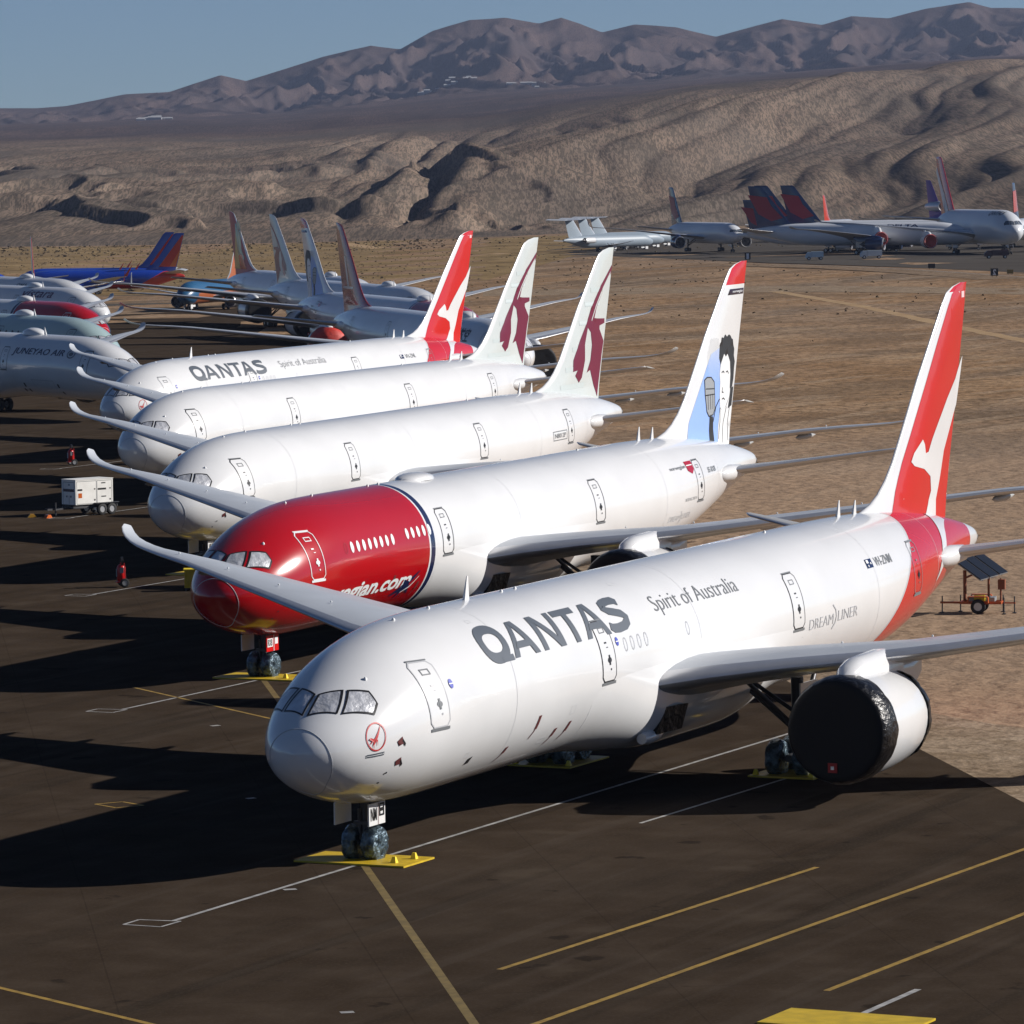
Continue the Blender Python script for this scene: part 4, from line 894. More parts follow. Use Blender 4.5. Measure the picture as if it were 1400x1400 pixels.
# far mountains: darker, purplish rock (a difference of the rock itself), blended along the distance
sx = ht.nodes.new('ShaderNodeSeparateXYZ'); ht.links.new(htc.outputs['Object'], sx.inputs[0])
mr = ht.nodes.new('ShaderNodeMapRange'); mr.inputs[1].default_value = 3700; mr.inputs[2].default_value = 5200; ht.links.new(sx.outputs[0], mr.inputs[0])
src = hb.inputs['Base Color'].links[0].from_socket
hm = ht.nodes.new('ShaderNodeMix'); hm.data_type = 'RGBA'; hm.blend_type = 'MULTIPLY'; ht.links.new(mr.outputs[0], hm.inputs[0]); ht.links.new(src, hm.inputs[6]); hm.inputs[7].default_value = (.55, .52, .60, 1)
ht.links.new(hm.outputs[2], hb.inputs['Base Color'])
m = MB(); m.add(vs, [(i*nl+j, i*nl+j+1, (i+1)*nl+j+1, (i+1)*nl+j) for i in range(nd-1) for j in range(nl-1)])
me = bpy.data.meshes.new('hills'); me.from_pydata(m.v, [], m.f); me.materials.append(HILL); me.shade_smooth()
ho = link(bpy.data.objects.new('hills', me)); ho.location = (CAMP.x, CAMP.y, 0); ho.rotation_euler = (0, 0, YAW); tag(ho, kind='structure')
if me.polygons[0].normal.z < 0: me.flip_normals()

# the pale works buildings far up on the slope
def on_hill(u, D): L = (u-700)*D/FPX; x, y, _ = W(D, L); return x, y, hill_h(D, L)
rnd = random.Random(8)
for (u0, u1, D, label, nb) in ((585, 655, 8350, 'cluster of tiny pale plant sheds on the mountain slope', 16), (200, 250, 7600, 'faint row of pale plant sheds low on the mountain slope at left', 9), (705, 748, 8250, 'small group of white sheds right of the larger works on the slope', 8)):
    x, y, z = on_hill((u0+u1)/2, D); t = empty('industrial_works', (x, y, z)); tag(t, label, 'works')
    for i in range(nb):
        uu = rnd.uniform(u0, u1); q = on_hill(uu, D+rnd.uniform(-120, 120)); h = rnd.uniform(2, 6); a = rnd.uniform(8, 22)
        m = MB(); m.box((q[0]-x, q[1]-y, q[2]-z+h/2), (a, a*.6, h), 0, YAW+pi/2); m.add([(q[0]-x+cos(YAW+pi/2)*s*a/2-sin(YAW+pi/2)*c*a*.3, q[1]-y+sin(YAW+pi/2)*s*a/2+cos(YAW+pi/2)*c*a*.3, q[2]-z+h+(2 if c == 0 else .02)) for s in (-1, 1) for c in (-1, 0, 1)], [(0, 1, 4, 3), (1, 2, 5, 4)])
        m.build('shed', t, (mat('pale_shed', (.33, .33, .33), .8),), 0)
# a dirt road up the foothill
m = MB(); pts = []
for u, v, D in ((898, 143, 3480), (903, 150, 3400), (912, 160, 3300), (918, 168, 3200), (925, 176, 3110)):
    L = (u-700)*D/FPX; pts.append((D, L))
P = []
for (D0, L0), (D1, L1) in zip(pts, pts[1:]):
    for k in range(30): P.append((D0+(D1-D0)*k/30, L0+(L1-L0)*k/30))
vv = []
for D, L in P:
    zz_ = max(hill_h(D+q, L+s) for q in (-6, 0, 6) for s in (-2.5, 0, 2.5))+.9
    for s in (-1.5, 1.5): x, y, _ = W(D, L+s); vv.append((x, y, zz_))
m.add(vv, [(2*i, 2*i+1, 2*i+3, 2*i+2) for i in range(len(P)-1)]); tag(m.build('dirt_road', None, (mat('pale_road_dirt', (.32, .26, .2), .9),), 0), kind='structure')

# scrub on the desert floor (nobody could count it)
rnd = random.Random(2); m = MB()
def bush(x, y, s):
    z = ground_z(x, y)
    for k in range(7):
        a = rnd.uniform(0, 2*pi); r = rnd.uniform(0, s*.6); cx, cy, cz = x+r*cos(a), y+r*sin(a), z+rnd.uniform(.05, .75)*s*.7
        q = s*rnd.uniform(.25, .5); b = rnd.uniform(0, pi); tl = rnd.uniform(-.6, .6)
        m.add([(cx-q*cos(b), cy-q*sin(b), cz-q*.5), (cx+q*cos(b), cy+q*sin(b), cz-q*.4), (cx+q*.5*cos(b)+tl*q, cy+q*.5*sin(b)-tl*q, cz+q*.6), (cx-q*.6*cos(b)+tl*q*.5, cy-q*.6*sin(b), cz+q*.5)], [(0, 1, 2, 3)], k % 2)
cnt = 0
while cnt < 3600:
    D = 1740-rnd.random()**1.3*1000; L = rnd.uniform(-.125, .125)*D
    u = 700+FPX*L/D
    if u < 330 and D < 990: continue
    if u > 760 and 845 < D < 1300 and u > 1400-(D-845)*1.4: continue
    if D < 900 and u < 620: continue
    if u > 650 and rnd.random() < .75: continue
    x, y, _ = W(D, L); bush(x, y, rnd.uniform(.2, .5)*(2.0 if D > 1500 and rnd.random() < .4 else 1)); cnt += 1
for _ in range(60):                                        # nearer tufts right of the apron
    t = rnd.uniform(60, 620); s = rnd.uniform(20, 160)
    x, y = P0[0]+EDGE[0]*t+EDGE[1]*s, P0[1]+EDGE[1]*t-EDGE[0]*s; bush(x, y, rnd.uniform(.1, .25))
SC1 = mat('dry_scrub_leaves', (.13, .095, .055), .9); SC2 = mat('tan_scrub_leaves', (.17, .125, .06), .9)
tag(m.build('desert_scrub', None, (SC1, SC2), 0), 'low dry scrub scattered over the desert floor', 'scrub', kind='stuff')
# ---------------------------------------------------------------- the near row of wide twin-jets
G_A = 'white twin-jets parked in the near row'
airliner('airliner', (0, 0, 0), 0, 'kangaroo', 'nearest white airliner with huge grey QANTAS name and black bag over its engine', group=G_A, reg='NM')
airliner('airliner', (49.37, 30.21, 0), .0073, 'rednose', 'white airliner with a glossy red nose, second in the near row', group=G_A, reg='RXB')
airliner('airliner', (97.63, 59.82, 0), .007, 'oryx_near', 'plain white airliner with maroon antelope tail, parked right behind the red-nosed jet', group=G_A, reg='N8012P')
airliner('airliner', (148.31, 91.08, 0), -.0266, 'oryx', 'plain white airliner with maroon antelope tail, next to the farther QANTAS jet', group=G_A)
airliner('airliner', (195.17, 119.79, 0), -.0326, 'kangaroo', 'farther white airliner with a small grey QANTAS name, last of the near row', group=G_A, reg='NL')
G_B = 'twin-jets in the left row with noses to the right'
h = 1.13; bx, by = 250.1, 148.5
for (dx, dy), lv, lb in (((0, 0), 'juneyao', 'shaded white airliner lettered JUNEYAO AIR, nearest of the left row'), ((57.2, 35.5), 'maple', 'pale green-grey airliner with half hidden black name, behind the JUNEYAO AIR jet'), ((113, 69.1), 'rednose', 'red-nosed airliner of the left row, between the pale green jet and the vistara jet'),
        ((181, 108.5), 'plum', 'white airliner lettered vistara in the left row'), ((236, 143), 'oman', 'farthest white airliner of the left row, beyond the vistara jet')):
    airliner('airliner', (bx+dx, by+dy, 0), h, lv, lb, group=G_B, port=False, lod=1, gear_wrap=False)
G_C = 'twin-jets in the middle row with tails to the left'
for (x, y, a), lv, lb, en in (((298.8, 132.1, .777), 'goldtail_red', 'shaded airliner with dark red tail and white bar, right end of the middle row', 'wrap'), ((359.9, 166.6, .81), 'rednose', 'airliner in shade with red nose and printed white tail, second in the middle row', 'wrap'),
        ((430.9, 206.4, .85), 'gulf', 'airliner in shade with grey-blue and maroon tail, third in the middle row', 'wrap'), ((490.4, 246.3, .838), 'rainbow', 'airliner in shade with a multicoloured tail, farthest left in the middle row', 'wrap')):
    airliner('airliner', (x, y, 0), a, lv, lb, group=G_C, port=False, lod=1, gear_wrap=False, engines=en if lv != 'rednose' else 'bag')

# ---------------------------------------------------------------- single-aisle jets at left
def scale_st(st, ky, kx, x0, z0, kz=1, kt=.62): return [(y*ky, x0+(le-22.2)*kx, x0+(te-22.2)*kx, z0+(z-4.1)*kz, th*kt) for y, le, te, z, th in st]
def fin_s(z0, z1, xr0, xr1, xt0, xt1, th=.4): return dict(z0=z0, z1=z1, prof=[(z0, xr0, xr1, th), (z0+(z1-z0)*.95, xt0-(xt0-xr0)*.05, xt1-(xt1-xr1)*.05, th*.5), (z1, xt0+.5, xt1, .04)])
B7 = Body(33.3, .60, .50, .65, .67, 3.15)
W7 = scale_st(WST[:-4], .575, .52, 12.2, 2.3, .6, .5)
S7 = [(.5, 28.6, 32.2, 4.4, .35), (3, 29.9, 32.7, 4.6, .25), (7.1, 32.3, 33.8, 5.1, .1)]
F7 = fin_s(4.2, 12.5, 26.0, 31.6, 31.4, 33.3)
F7['prof'] = [(4.2, 22.5, 31.3, .2), (5.2, 25.4, 31.5, .4), (6.2, 27.0, 31.8, .4), (12.1, 31.0, 33.2, .2), (12.5, 31.5, 33.3, .04)]
def swz(c):
    if c.z < 2.1: return 1
    return 1 if c.x > 24.5+(c.z-2.2)*1.8 and c.z < 4.7 else (2 if c.z < 4.9 and c.x > 31.5 else 0)
zz = dict(cuts=[((24.5, 0, 2.2), (1, 0, -1.8)), ((0, 0, 2.1), (0, 0, 1))], fn=swz)
ART7 = ([([(26.5, 5.9), (28.0, 5.9), (33.0, 12.2), (31.9, 12.2)], 0), ([(28.0, 5.6), (31.4, 5.6), (33.15, 11.9), (32.9, 12.1)], 1), ([(30.2, 5.6), (31.5, 5.6), (32.5, 9.2)], 2)], (BLUESW, SWRED, ORANGE))
G_S = 'blue single-aisle jets with red and orange tails'
def sw(loc, rz, label): return jet('airliner', loc, rz, label, B7, [BLUESW, SWRED, ORANGE], zz, W7, [(11.6, 4.9, 1.45, 1.05, 3.6)], S7, F7, (BLUESW, BLUESW), group=G_S, winglet=(2.3, SWRED), tail_art=ART7, cover='open', nac=BLUESW)
gz = ground_z
sw((709.1, 438.1, gz(708.5, 439.4)), -1.10, 'nearer blue jet with orange and red tail, its whole tail in view at left')
sw((732.7, 453.7, gz(732, 453)), -1.10, 'blue jet with red-striped tail standing just behind the nearer blue jet')
x, y, _ = W(975, -102); sw((x, y, gz(x, y)), pi-1.10, 'blue jet at the left edge of the photo, only its front body in view')
x, y, _ = W(818, -55.2); dr = .19
jet('airliner', (x-3.8*cos(dr), y-3.8*sin(dr), gz(x, y)), dr, 'small blue jet with an orange stripe seen nose-on, left of the middle row', B7, [mat('deep_teal_paint', (.02, .09, .19), .35), mat('dull_orange_paint', (.33, .09, .03), .4), mat('dull_orange_paint', (.33, .09, .03), .4)], dict(cuts=[((0, 0, 2.4), (0, 0, 1)), ((5, 0, 2.4), (1, 0, 1.0))], fn=lambda c: 2 if c.z < 2.4 and c.x > 5-(c.z-2.4) else (0 if c.z > 3.0 or c.x < 4 else 1)), W7, [(11.6, 4.9, 1.45, 1.05, 3.6)], S7, F7, (mat('dull_orange_paint', (.33, .09, .03), .4), TGREY), winglet=(2.3, TGREY), nac=DMETAL)
x, y, _ = W(905, -81.6); a = YAW-.12
jet('airliner', (x-31*cos(a), y-31*sin(a), gz(x, y)), a+.3, 'half hidden jet of which only a thin orange-brown fin shows above the left row', B7, [WHITE], None, W7, [(11.6, 4.9, 1.45, 1.05, 3.6)], S7, F7, (TGOLD, SWRED), winglet=(2.3, SWRED))

# ---------------------------------------------------------------- jets across the taxiway at right
DART = lambda z0, z1, x0, x1, s: ([([(x0+s*.1, z0+.2*(z1-z0)), ((x0+x1)/2, z0+.12*(z1-z0)), (x1, z0+.3*(z1-z0)), (x1+s*.6, z0+.78*(z1-z0)), (x0+s*1.0, z0+.72*(z1-z0)), (x0+s*.75, z0+.5*(z1-z0))], 0)], (mat('dark_tail_red', (.30, .014, .03), .4),))
BW = Body(58, 1.0, .93, .95, .95, 5.0)
WW = scale_st(WST, .96, .95, 20.5, 3.9, 1)
SW_ = [(y*.95, le-5.3, te-5.3, z-.1, th) for y, le, te, z, th in STB]
FW = dict(z0=6.8, z1=17.2, prof=[(6.8, 45.5, 55.3, .6), (8.2, 47.2, 55.6, .6), (16.9, 54.0, 57.7, .3), (17.2, 54.5, 57.8, .05)])
G_D = 'white jets with dark blue and red tails across the taxiway'
def delta(D, L, rz, label, side=1, cover='open', name=True, fwl=None, winglet=None, nac=DNAVY):
    x, y, _ = W(D, L); F = fwl or FW
    return jet('airliner', (x, y, gz(x, y)), rz, label, BW, [mat('silvery_white_paint', (.62, .64, .67), .3)], None, WW, [(20.5, 9.3, 2.6, 1.6, 4.6)], SW_, F, (DNAVY, DNAVY), group=G_D, side=side, winglet=winglet,
        names=[('DELTA', 21.5, 1.9, 13.6, 2.9, DNAVY, .02)] if name else None, tail_art=DART(7.2, 17.2, F['prof'][1][1]+1, F['prof'][1][2]-.6, 4.6), gear=(5, 28, 4.7), trucks=2, cover=cover, nac=nac)
rz = YAW+radians(72)
# left one, seen three-quarters from the front
BM = Body(47, .75, .78, .68, .72, 4.0)
WM = scale_st(WST[:-4], .68, .68, 16.5, 3.1, .8, .7); SM = [(.4, 40, 44.2, 5.2, .4), (6.8, 44, 45.6, 5.7, .1)]
FM = dict(z0=5.2, z1=13.6, prof=[(5.2, 34.5, 43.8, .4), (6.4, 36.8, 44.0, .4), (13.3, 42.4, 45.6, .2), (13.6, 42.8, 45.7, .05)])
delta(1250, 60.5, YAW+radians(16.5), 'dark-tailed white jet left of the others, its open engines facing the camera', name=False, winglet=(2.6, DNAVY))
delta(1175, 115, rz, 'long white jet lettered DELTA in front of the other dark-tailed jets')
delta(1240, 120, rz, 'dark-tailed jet partly behind the one lettered DELTA, its fin just right of it', name=False)
delta(1225, 126, rz, 'dark-tailed jet farther right whose fin stands alone above the fuselages', name=False)
x, y, _ = W(1215, 104); jet('airliner', (x, y, gz(x, y)), rz, 'smaller dark-tailed jet whose fin shows left of the taller dark fins', BM, [WHITE], None, WM, [(15.2, 6.5, 2.0, 1.35, 4.0)], SM, FM, (DNAVY, DNAVY), group=G_D, side=1, gear=(5, 22, 3.7), trucks=2, tail_art=DART(5.2, 13.6, 37.5, 43.4, 4.5))
# two small fins behind with red and white
for D, L, lb in ((1420, 84, 'distant jet whose small red and white fin shows left of the lone dark fin'), (1420, 94.5, 'distant jet whose small red fin with white edge shows right of the lone dark fin')):
    x, y, _ = W(D, L); a = YAW+radians(160)
    jet('airliner', (x-31*cos(a), y-31*sin(a), gz(x, y)+1.2), a, lb, B7, [WHITE], None, W7, [(11.6, 4.9, 1.45, 1.05, 3.6)], S7, F7, (SWRED, WHITE))
# the double-deck four-engined jet
BA = Body(70, 1.25, 1.15, 1.24, 1.42, 6.6)
WA = [(y*1.25, 25+(le-22.2)*1.18, 25+(te-22.2)*1.25, 4.9+(z-4.1)*1.1, th*1.5) for y, le, te, z, th in WST]
SA = [(y*1.5, 60+(le-54.6)*1.1, 60+(te-54.6)*1.15, z+2.4, th*1.3) for y, le, te, z, th in STB]
FA = dict(z0=9.5, z1=24.1, prof=[(9.5, 52.5, 66.5, .9), (11, 55, 67, .9), (23.7, 66, 71.2, .4), (24.1, 66.8, 71.4, .05)])
x, y, _ = W(1148, 122.6)
A3 = jet('airliner', (x, y, gz(x, y)), YAW+radians(10.5), 'giant double-deck airliner with tall red fin at far right', BA, [mat('silvery_white_paint', (.62, .64, .67), .3)], None, WA, [(24.5, 14.5, 3.2, 1.75, 5.0), (30.5, 25.5, 3.9, 1.75, 5.0)], SA, FA, (QRED, QRED), side=1, names=[('QANTAS', 15.5, 2.0, 6.5, 3.4, mat('steel_grey_lettering', (.12, .13, .15), .4), .02)], gear=(5.5, 31, 6.2), trucks=2, cover='red',
    tail_art=([([(58, 10), (62, 10), (70.8, 20), (70.2, 21.5), (62, 14.5)], 0)], (mat('silvery_white_paint', (.62, .64, .67), .3),)))
# far right white jet with red, white and blue fin
x, y, _ = W(1235, 131); a = YAW+radians(165)
jet('airliner', (x-57*cos(a), y-57*sin(a), gz(x, y)), a, 'white jet at the right edge with a blue, red and white fin', BW, [WHITE], None, WW, [(20.5, 9.3, 2.6, 1.6, 4.6)], SW_, FW, (DNAVY, WHITE), zfn=lambda z: 0, tail_art=([([(48.5, 10), (56, 9.5), (57.4, 15.0), (53.0, 15.4)], 0)], (SWRED,)), gear=(5, 28, 4.7), trucks=2)
# purple tri-jet: tail engine in the fin
BT = Body(56, .95, .9, .95, .95, 5.0)
FT = dict(z0=6.8, z1=17.4, prof=[(6.8, 43, 53.5, .7), (9.0, 45.5, 54.0, .7), (17.1, 52.5, 55.8, .3), (17.4, 53, 56, .05)])
x, y, _ = W(1330, 140.5); a = YAW+radians(20)
T3 = jet('airliner', (x-52*cos(a)*.0, y, gz(x, y)+.5), a, 'white tri-jet with purple tail and an engine in its fin, behind the giant airliner', BT, [WHITE, PURPLE], dict(cuts=[((38, 0, 5), (1, 0, .8))], fn=lambda c: 1 if c.x+.8*(c.z-5) > 38 else 0), WW, [(20.5, 9.3, 2.6, 1.5, 4.6)], SW_, FT, (PURPLE, PURPLE), gear=(5, 28, 4.7), trucks=2)
m = MB(); m.revolve([(.4, 1.1), (0, 1.35), (.1, 1.5), (3, 1.55), (8, 1.3), (10.5, .8), (9.8, .7)], (44.5, 0, 9.8), 'x', 24, 0); m.revolve([(.4, 1.1), (.8, .2), (.3, .05)], (44.5, 0, 9.8), 'x', 16, 1)
m.build('tail_engine', T3, (CHROME, DMETAL), 50)
# T-tail jets at the far left of that group
BC = Body(40, .6, .6, .58, .6, 3.2)
WC = scale_st(WST[:-4], .5, .5, 17, 2.3, .4, .45)
FC = dict(z0=4.4, z1=9.4, prof=[(4.4, 31.0, 37.5, .4), (9.2, 35.4, 39.2, .3), (9.4, 35.6, 39.3, .1)])
SC = [(.0, 35.4, 39.2, 9.45, .35), (3, 37.0, 39.9, 9.55, .25), (6.1, 38.7, 40.5, 9.65, .1)]
for k, L in enumerate((15.0, 19.0, 23.0)):
    x, y, _ = W(1330+k*25, L+1.5); a = YAW+radians(140)
    jet('airliner', (x-38*cos(a), y-38*sin(a), gz(x, y)), a, ['nearest pale blue-white T-tailed jet of the three at the left of the right-hand group', 'middle one of the three pale T-tailed jets', 'rearmost one of the three pale T-tailed jets'][k], BC, [mat('haze_dimmed_blue_grey', (.24, .29, .34), .45)], None, WC, [(29.5, 2.7, 3.6, .85, 4.2)], SC, FC, (mat('haze_dimmed_blue_grey', (.24, .29, .34), .45), METAL), group='T-tailed jets far off', gear=(3.5, 21, 2.6), ttail=True)  # body and fin colour dimmed and blued to paint in the distance haze

# ---------------------------------------------------------------- ground equipment
def plate(c, rz, lx, ly, label, lugs=((.8, -.55), (.8, .15))):
    t = empty('wheel_tray', (c[0], c[1], .012), rz); tag(t, label, 'wheel tray', 'yellow wheel trays under the gear')
    m = MB(); m.box((0, 0, .03), (lx, ly, .06)); m.build('tray', t, (YEL,), 0)
    for p in lugs:
        m = MB(); m.rings([[(p[0]-.1, p[1]-.1, .06), (p[0]+.1, p[1]-.1, .06), (p[0]+.1, p[1]+.1, .06), (p[0]-.1, p[1]+.1, .06)], [(p[0]-.04, p[1]-.05, .26), (p[0]+.04, p[1]-.05, .26), (p[0]+.04, p[1]+.05, .26), (p[0]-.04, p[1]+.05, .26)]]); m.build('lug', t, (mat('bright_yellow_paint', (.8, .6, .02), .5),), 0)
    return t
WHO = ['the nearest QANTAS jet', 'the red-nosed jet of the near row', 'the plain white jet behind the red-nosed one', 'the fourth jet of the near row', 'the farther QANTAS jet']
for i, (dx, dy, a) in enumerate(ROW):
    if i < 3: plate((dx+4.75, dy-.05), a, 2.25, 4.0, 'yellow steel tray under the nose wheels of '+WHO[i], lugs=((-.5, -1.35), (.55, -1.55)))
    if i < 2:
        for s, w_ in ((-1, 'port'), (1, 'starboard')):
            plate((dx+30.7, dy+s*4.9), a, 3.6, 2.6, 'yellow steel tray under the %s main wheels of %s' % ('near-side' if s < 0 else 'far-side', WHO[i]), lugs=((-1.5, -1.1), (-1.5, 1.1)))
plate((-17.2, -25.4), -.02, 2.3, 4.1, 'yellow steel tray cut by the bottom edge of the photo', lugs=())


def trailer_wheel(m_parent, c, r, wd, rz=0):
    m = MB(); wheel(m, (0, 0, 0), r, wd, 'y', 0, 1, 24)
    o = m.build('wheel', m_parent, (RUBBER, CHROME), 40); o.location = c; return o
# generator on a twin-axle trailer: local x runs along the trailer, tow bar at -x
GEN = empty('generator_trailer', (142.3, 91.2, 0), GENROT := -.40); tag(GEN, 'white box generator on a twin-axle trailer beside the plain white jets', 'generator trailer')
m = MB(); m.box((.35, 0, 1.58), (3.1, 1.55, 1.65)); m.box((.35, 0, 2.42), (3.16, 1.6, .04)); hbx = m.build('housing', GEN, (mat('off_white_enamel', (.80, .79, .75), .45, 0, 0, .1, 1.5),), 0)
for s in (-1, 1):
    for x0, x1, z0, z1 in ((-1.1, .52, .8, 2.3), (.58, 1.8, .8, 2.3)):
        d = D2(); d.ribbon([(x0, z0), (x1, z0), (x1, z1), (x0, z1)], .03, 0, 0, True); d.rect(x0+.06, 1.68, x0+(.45 if x0 < 0 else .75), 1.80, 1, 1); d.rect(x1-.2, 1.72, x1-.08, 1.8, 1, 1); d.rect(x1-.2, .98, x1-.08, 1.08, 1, 1)
        d.text('MULTIQUIP' if x0 < 0 else 'WHISPER', x0+(.1 if x0 < 0 else .35), 1.70 if x0 < 0 else 2.1, x0+(.42 if x0 < 0 else .75), 1.78 if x0 < 0 else 2.18, 2 if x0 < 0 else 1, 2) if False else None
        d.rect(x0+.35, 2.1, x0+.7, 2.17, 1, 1) if x0 > 0 else d.rect(x0+.12, 1.2, x0+.42, 1.52, 3, 1)
        d.rect(x0+.35, 1.2, x0+.75, 1.27, 1, 1) if x0 > 0 else None
        d.build('side_panel', hbx, (TGREY, BLACK, FACEP, ORANGE), lambda x, z, o, s=s: (x, s*(.775+o), z), 9, 9, off=.004, lift=.004)
d = D2(); d.ribbon([(-.6, .75), (.6, .75), (.6, 2.25), (-.6, 2.25)], .03, 0, 0, True); d.rect(-.62, 1.62, .62, 1.8, 1, 1); d.ribbon([(-.05, .8), (-.05, 1.35)], .04, 0, 1); d.ellipse(-.25, 1.3, .07, .08, 1, 1, 8); d.ellipse(.2, 1.3, .07, .08, 1, 1, 8); d.ellipse(-.05, 2.08, .12, .07, 3, 1, 8)
d.build('end_panel', hbx, (TGREY, NAVY, FACEP, MICG), lambda y, z, o: (-1.2-o, y, z), 9, 9, off=.004, lift=.004)
m = MB()
for s in (-1, 1): m.box((.4, s*.6, .58), (3.4, .1, .14)); m.box((-2.0, s*.28, .52), (1.6, .07, .1), 0, -s*.38)
for x in (-1.2, 0, 1.2, 2.05): m.box((x, 0, .56), (.1, 1.3, .1))
m.box((2.15, 0, .6), (.08, 1.8, .16)); m.box((-2.8, 0, .5), (.4, .12, .12)); m.tube((-2.3, 0, .1), (-2.3, 0, .95), .05); m.box((1.25, .92, .82), (1.9, .28, .04)); m.box((1.25, -.92, .82), (1.9, .28, .04))
m.build('chassis', GEN, (DMETAL,), 0)
for x in (.85, 1.65):
    for s in (-1, 1): trailer_wheel(GEN, (x, s*.9, .39), .39, .24)
# orange-yellow chocks near the tow bar
for k, (px, py) in enumerate(((139.3, 93.4), (139.0, 92.0))):
    m = MB(); m.rings([[(-.3, -.15, 0), (.3, -.15, 0), (.3, .15, 0), (-.3, .15, 0)], [(-.12, -.15, .22), (.12, -.15, .22), (.12, .15, .22), (-.12, .15, .22)]])
    o = m.build('wheel_chock', None, (ORANGE if k else mat('amber_paint', (.7, .35, .03), .5),), 0); o.location = (px, py, .004); o.rotation_euler = (0, 0, k*.7-.9)
    tag(o, ['amber wheel chock lying just left of the generator trailer', 'orange wheel chock beside the amber one, nearer the tow bar'][k], 'chock')
# wheeled fire extinguishers
def extinguisher(x, y, rz, label):
    t = empty('fire_extinguisher_cart', (x, y, 0), rz); tag(t, label, 'fire extinguisher', 'wheeled fire extinguishers on the apron')
    m = MB(); m.revolve([(.32, .05), (.34, .18), (.42, .24), (1.1, .24), (1.22, .17), (1.27, .06), (1.36, .06)], (0, 0, 0), 'z', 20, 0, None, True, True); c = m.build('cylinder', t, (mat('extinguisher_red', (.5, .01, .01), .3),), 40)
    m = MB(); m.box((-.255, 0, .8), (.02, .22, .42)); m.box((0, -.26, .95), (.2, .03, .3)); m.build('label_plate', c, (MICG,), 0)
    m = MB()
    for s in (-1, 1): m.tube((.2, s*.3, .35), (.12, s*.3, 1.35), .03); m.tube((-.25, s*.25, .3), (.2, s*.3, .35), .03)
    m.tube((.12, -.45, 1.3), (.12, .45, 1.3), .035); m.box((0, 0, .3), (.6, .55, .05)); m.tube((.1, -.5, .3), (.1, .5, .3), .03); m.build('handle_frame', t, (mat('extinguisher_frame_red', (.38, .01, .01), .4),), 40)
    m = MB(); m.revolve([(-.06, .18), (-.06, .26), (.06, .26), (.06, .18)], (.05, 0, 1.42), 'x', 16, 0); m.tube((.05, .2, 1.35), (.2, .36, .8), .03); m.tube((0, 0, 1.3), (0, 0, 1.5), .05); m.build('hose_reel', t, (BLACK,), 40)
    for s in (-1, 1):
        o = MB(); wheel(o, (0, 0, 0), .26, .1, 'y', 0, 1, 18); q = o.build('wheel', t, (RUBBER, CHROME), 40); q.location = (.12, s*.48, .27)
    return t
extinguisher(93.54, 60.2, -.9, 'red wheeled fire extinguisher left of the yellow box')
extinguisher(190.3, 120.5, -.7, 'small red wheeled fire extinguisher farther off, above the white generator')
# yellow locker by the nose of the third jet
YB = empty('yellow_locker', (92.9, 55.3, 0), .5); tag(YB, 'yellow steel locker half hidden by the red nose and the wing of the nearest jet', 'locker')
m = MB(); m.box((0, 0, .66), (.9, 1.0, .95)); m.build('cabinet', YB, (YEL,), 0); m = MB(); m.box((0, 0, 1.17), (.98, 1.08, .06)); m.build('lid', YB, (mat('bright_yellow_paint', (.8, .6, .02), .5),), 0)
m = MB()
for sx_ in (-1, 1):
    for sy_ in (-1, 1): m.box((sx_*.38, sy_*.42, .1), (.08, .08, .2))
m.build('leg_frame', YB, (DMETAL,), 0)
# the solar trailer
ST = empty('solar_trailer', (93.5, 10.3, 0), -1.35); tag(ST, 'orange trailer carrying three dark solar panels on the dirt behind the nearest tail', 'solar trailer')
OT = mat('trailer_orange_paint', (.50, .10, .02), .45)
m = MB()
for s in (-1, 1): m.box((0, s*.5, .55), (2.1, .09, .12)); m.box((-.1, s*.72, .88), (.95, .28, .04)); m.box((-.6, s*.72, .72), (.05, .28, .3)); m.box((.4, s*.72, .72), (.05, .28, .3))
for x in (-1.0, 0, 1.0): m.box((x, 0, .55), (.09, 1.0, .1))
m.box((-1.55, 0, .52), (1.1, .09, .1)); m.box((1.35, 0, .52), (.7, .07, .07)); m.build('chassis', ST, (OT,), 0)
m = MB()
for p, q in (((-2.0, 0), 1), ((-1.15, .62), 1), ((1.2, -.7), 1), ((1.65, 0), 1), ((1.0, .7), 1)): m.tube((p[0], p[1], .05), (p[0], p[1], .85), .035); m.box((p[0], p[1], .03), (.2, .2, .03))
m.build('jack_leg', ST, (DMETAL,), 40)
m = MB(); m.tube((-.85, 0, .6), (-.85, 0, 2.15), .09); m.tube((-.85, 0, 1.75), (.1, 0, 2.2), .05); m.tube((.35, 0, .6), (.35, 0, 2.1), .06); m.tube((.95, .1, .6), (.95, .1, 1.75), .05); m.build('mast', ST, (mat('rusty_orange_steel', (.22, .06, .02), .6),), 40)
m = MB(); m.box((.05, 0, .72), (1.3, .8, .2), 0); m.build('battery_box', ST, (MICG,), 0)
m = MB(); m.box((-.05, -.45, .8), (.55, .3, .28)); m.build('yellow_case', ST, (mat('bright_yellow_paint', (.8, .6, .02), .5),), 0)
m = MB(); m.box((1.0, .1, 1.45), (.35, .4, .5)); m.build('control_box', ST, (mat('rusty_orange_steel', (.22, .06, .02), .6),), 0)
for s in (-1, 1): trailer_wheel(ST, (-.1, s*.72, .38), .38, .22)
E3 = Vector((.985, -.143, .06)).normalized(); S3 = Vector((.427*.83+.904*-.55, -.904*.83+.427*-.55, -.63)); S3 = (S3-E3*S3.dot(E3)).normalized(); N3 = E3.cross(S3)
if N3.z < 0: N3 = -N3
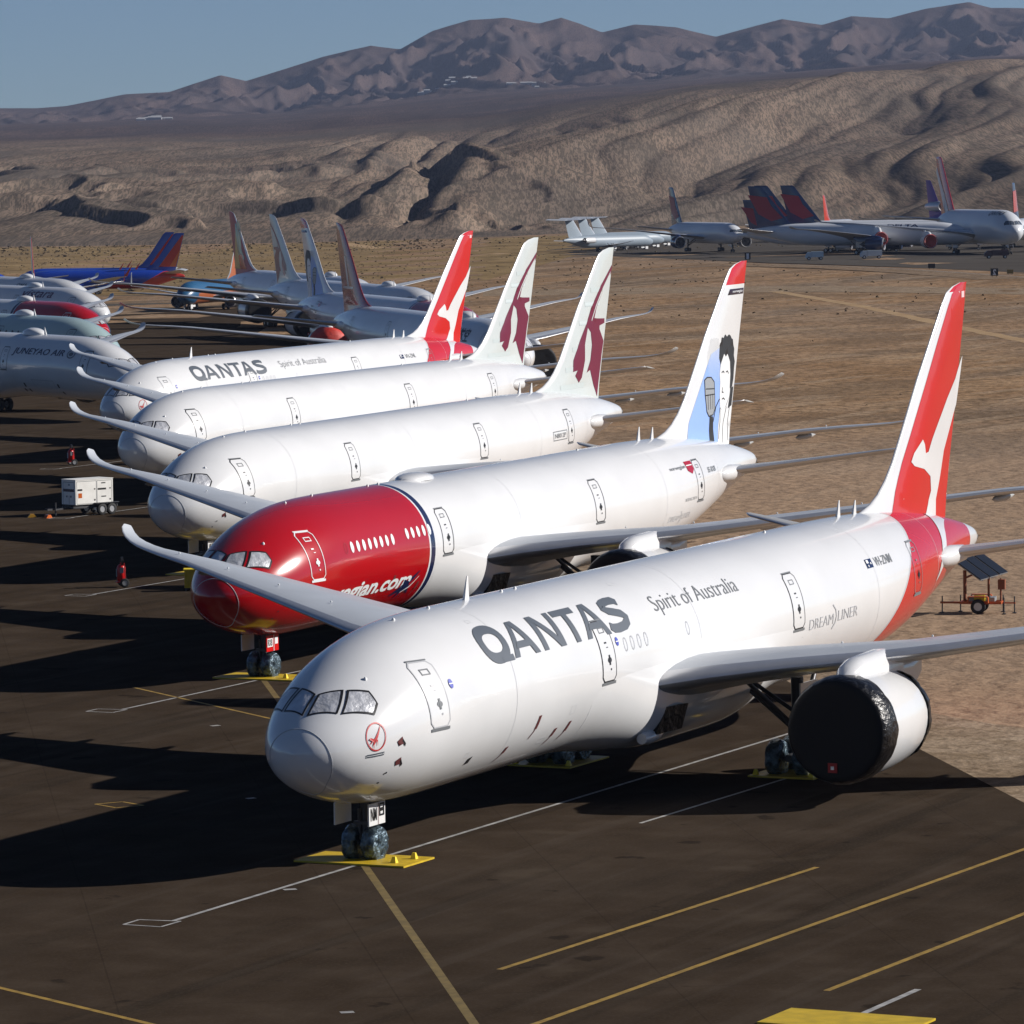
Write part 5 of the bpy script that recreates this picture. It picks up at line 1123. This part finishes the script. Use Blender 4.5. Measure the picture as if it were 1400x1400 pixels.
for k in (-1, 0, 1):
    m = MB(); m.box((0, 0, 0), (.86, 1.65, .04), 0); m.box((0, 0, -.045), (.89, 1.69, .045), 1); m.box((0, 0, -.12), (.08, 1.6, .12), 1)
    o = m.build('solar_panel', ST, (mat('solar_glass', (.010, .014, .024), .4, 0, 0, spec=.3), GMETAL), 0)
    Mx = Matrix((E3, S3, N3)).transposed().to_4x4(); Mx.translation = Vector((93.5, 10.3, 2.35))+E3*k*1.02
    o.matrix_local = (Matrix.Translation((93.5, 10.3, 0)) @ Matrix.Rotation(-1.35, 4, 'Z')).inverted() @ Mx
# runway signs
def sign(D, L, label, w_, h_, face, txt=None, tcol=FACEP, rz=None):
    x, y, _ = W(D, L); t = empty('taxiway_sign', (x, y, gz(x, y)), (YAW+pi) if rz is None else rz); tag(t, label, 'sign')
    m = MB(); m.box((0, 0, h_/2+.25), (.3, w_, h_)); b = m.build('sign_box', t, (face,), 0); m = MB()
    for s in (-1, 1): m.box((0, s*w_*.3, .13), (.12, .08, .26))
    m.build('sign_leg', t, (DMETAL,), 0)
    if txt: d = D2(); d.text(txt, w_*.22, .4, -w_*.22, h_+.1, 0, 1, .04); d.build('sign_number', b, (tcol,), lambda y_, z, o: (.15+o, y_, z), 5, 5)
sign(945, 96.5, 'black square sign with a white number 2 beside the taxiway', 1.5, 1.45, BLACK, '2')
sign(1010, 89.8, 'black sign left of the number 2 sign, on the taxiway shoulder', 1.5, .95, BLACK)
sign(1135, 57.0, 'black sign right of the leftmost jet of the right-hand group', 1.4, 1.6, BLACK, '1')
sign(1120, 73.4, 'small black sign below the blue engine of the DELTA jet', 1.1, .9, BLACK)
sign(958, 101.0, 'dull yellow-backed sign just right of the number 2 sign', 1.3, .85, mat('dull_yellow_sign', (.22, .17, .05), .6))
# small ground vehicles under the giant airliner
for k, (D, L, ln, cl, lb) in enumerate(((1120, 85.5, 5.5, 'pale_truck', 'pale service truck below the belly of the DELTA jet'), (1118, 72, 4.5, 'pale_truck', 'pale service truck left of the blue engine under the DELTA jet'), (1105, 113.5, 6, 'dark_truck', 'dark service vehicle under the wing of the giant airliner'), (1100, 123.5, 4.6, 'pale_truck', 'pale service van under the nose of the giant airliner'))):
    x, y, _ = W(D, L); t = empty('service_truck', (x, y, gz(x, y)), YAW+pi/2); tag(t, lb, 'truck')
    c_ = mat(cl, (.45, .55, .62) if cl == 'pale_truck' else (.08, .04, .04), .5)
    m = MB(); m.box((-ln*.12, 0, 1.35), (ln*.62, 2.1, 1.3)); m.build('cargo_body', t, (c_,), 0)
    m = MB(); m.rings([[(ln*.2, -1, .5), (ln*.5, -1, .5), (ln*.5, -1, 1.1), (ln*.38, -1, 1.9), (ln*.2, -1, 1.9)], [(ln*.2, 1, .5), (ln*.5, 1, .5), (ln*.5, 1, 1.1), (ln*.38, 1, 1.9), (ln*.2, 1, 1.9)]]); m.build('cab', t, (c_,), 0)
    for xx in (-ln*.3, ln*.33):
        for s in (-1, 1): o = MB(); wheel(o, (xx, s*.95, .42), .42, .28, 'y', 0, 1, 14); o.build('wheel', t, (RUBBER, CHROME), 40)
# low fence posts and scrub line? (none in the photo)

# haze in the air
HZ = bpy.data.materials.new('air_haze'); HZ.use_nodes = True; t = HZ.node_tree; t.nodes.clear()
pv = t.nodes.new('ShaderNodeVolumePrincipled'); pv.inputs['Color'].default_value = (.56, .68, 1, 1); pv.inputs['Density'].default_value = 2.7e-5; pv.inputs['Anisotropy'].default_value = .2
ou = t.nodes.new('ShaderNodeOutputMaterial'); t.links.new(pv.outputs[0], ou.inputs['Volume'])
m = MB(); m.box((4900, 0, 300), (11800, 4600, 760)); hz_ = m.build('haze', None, (HZ,), 0); hz_.location = (CAMP.x, CAMP.y, 0); hz_.rotation_euler = (0, 0, YAW); tag(hz_, kind='stuff', label='thin bluish haze in the desert air', cat='haze')
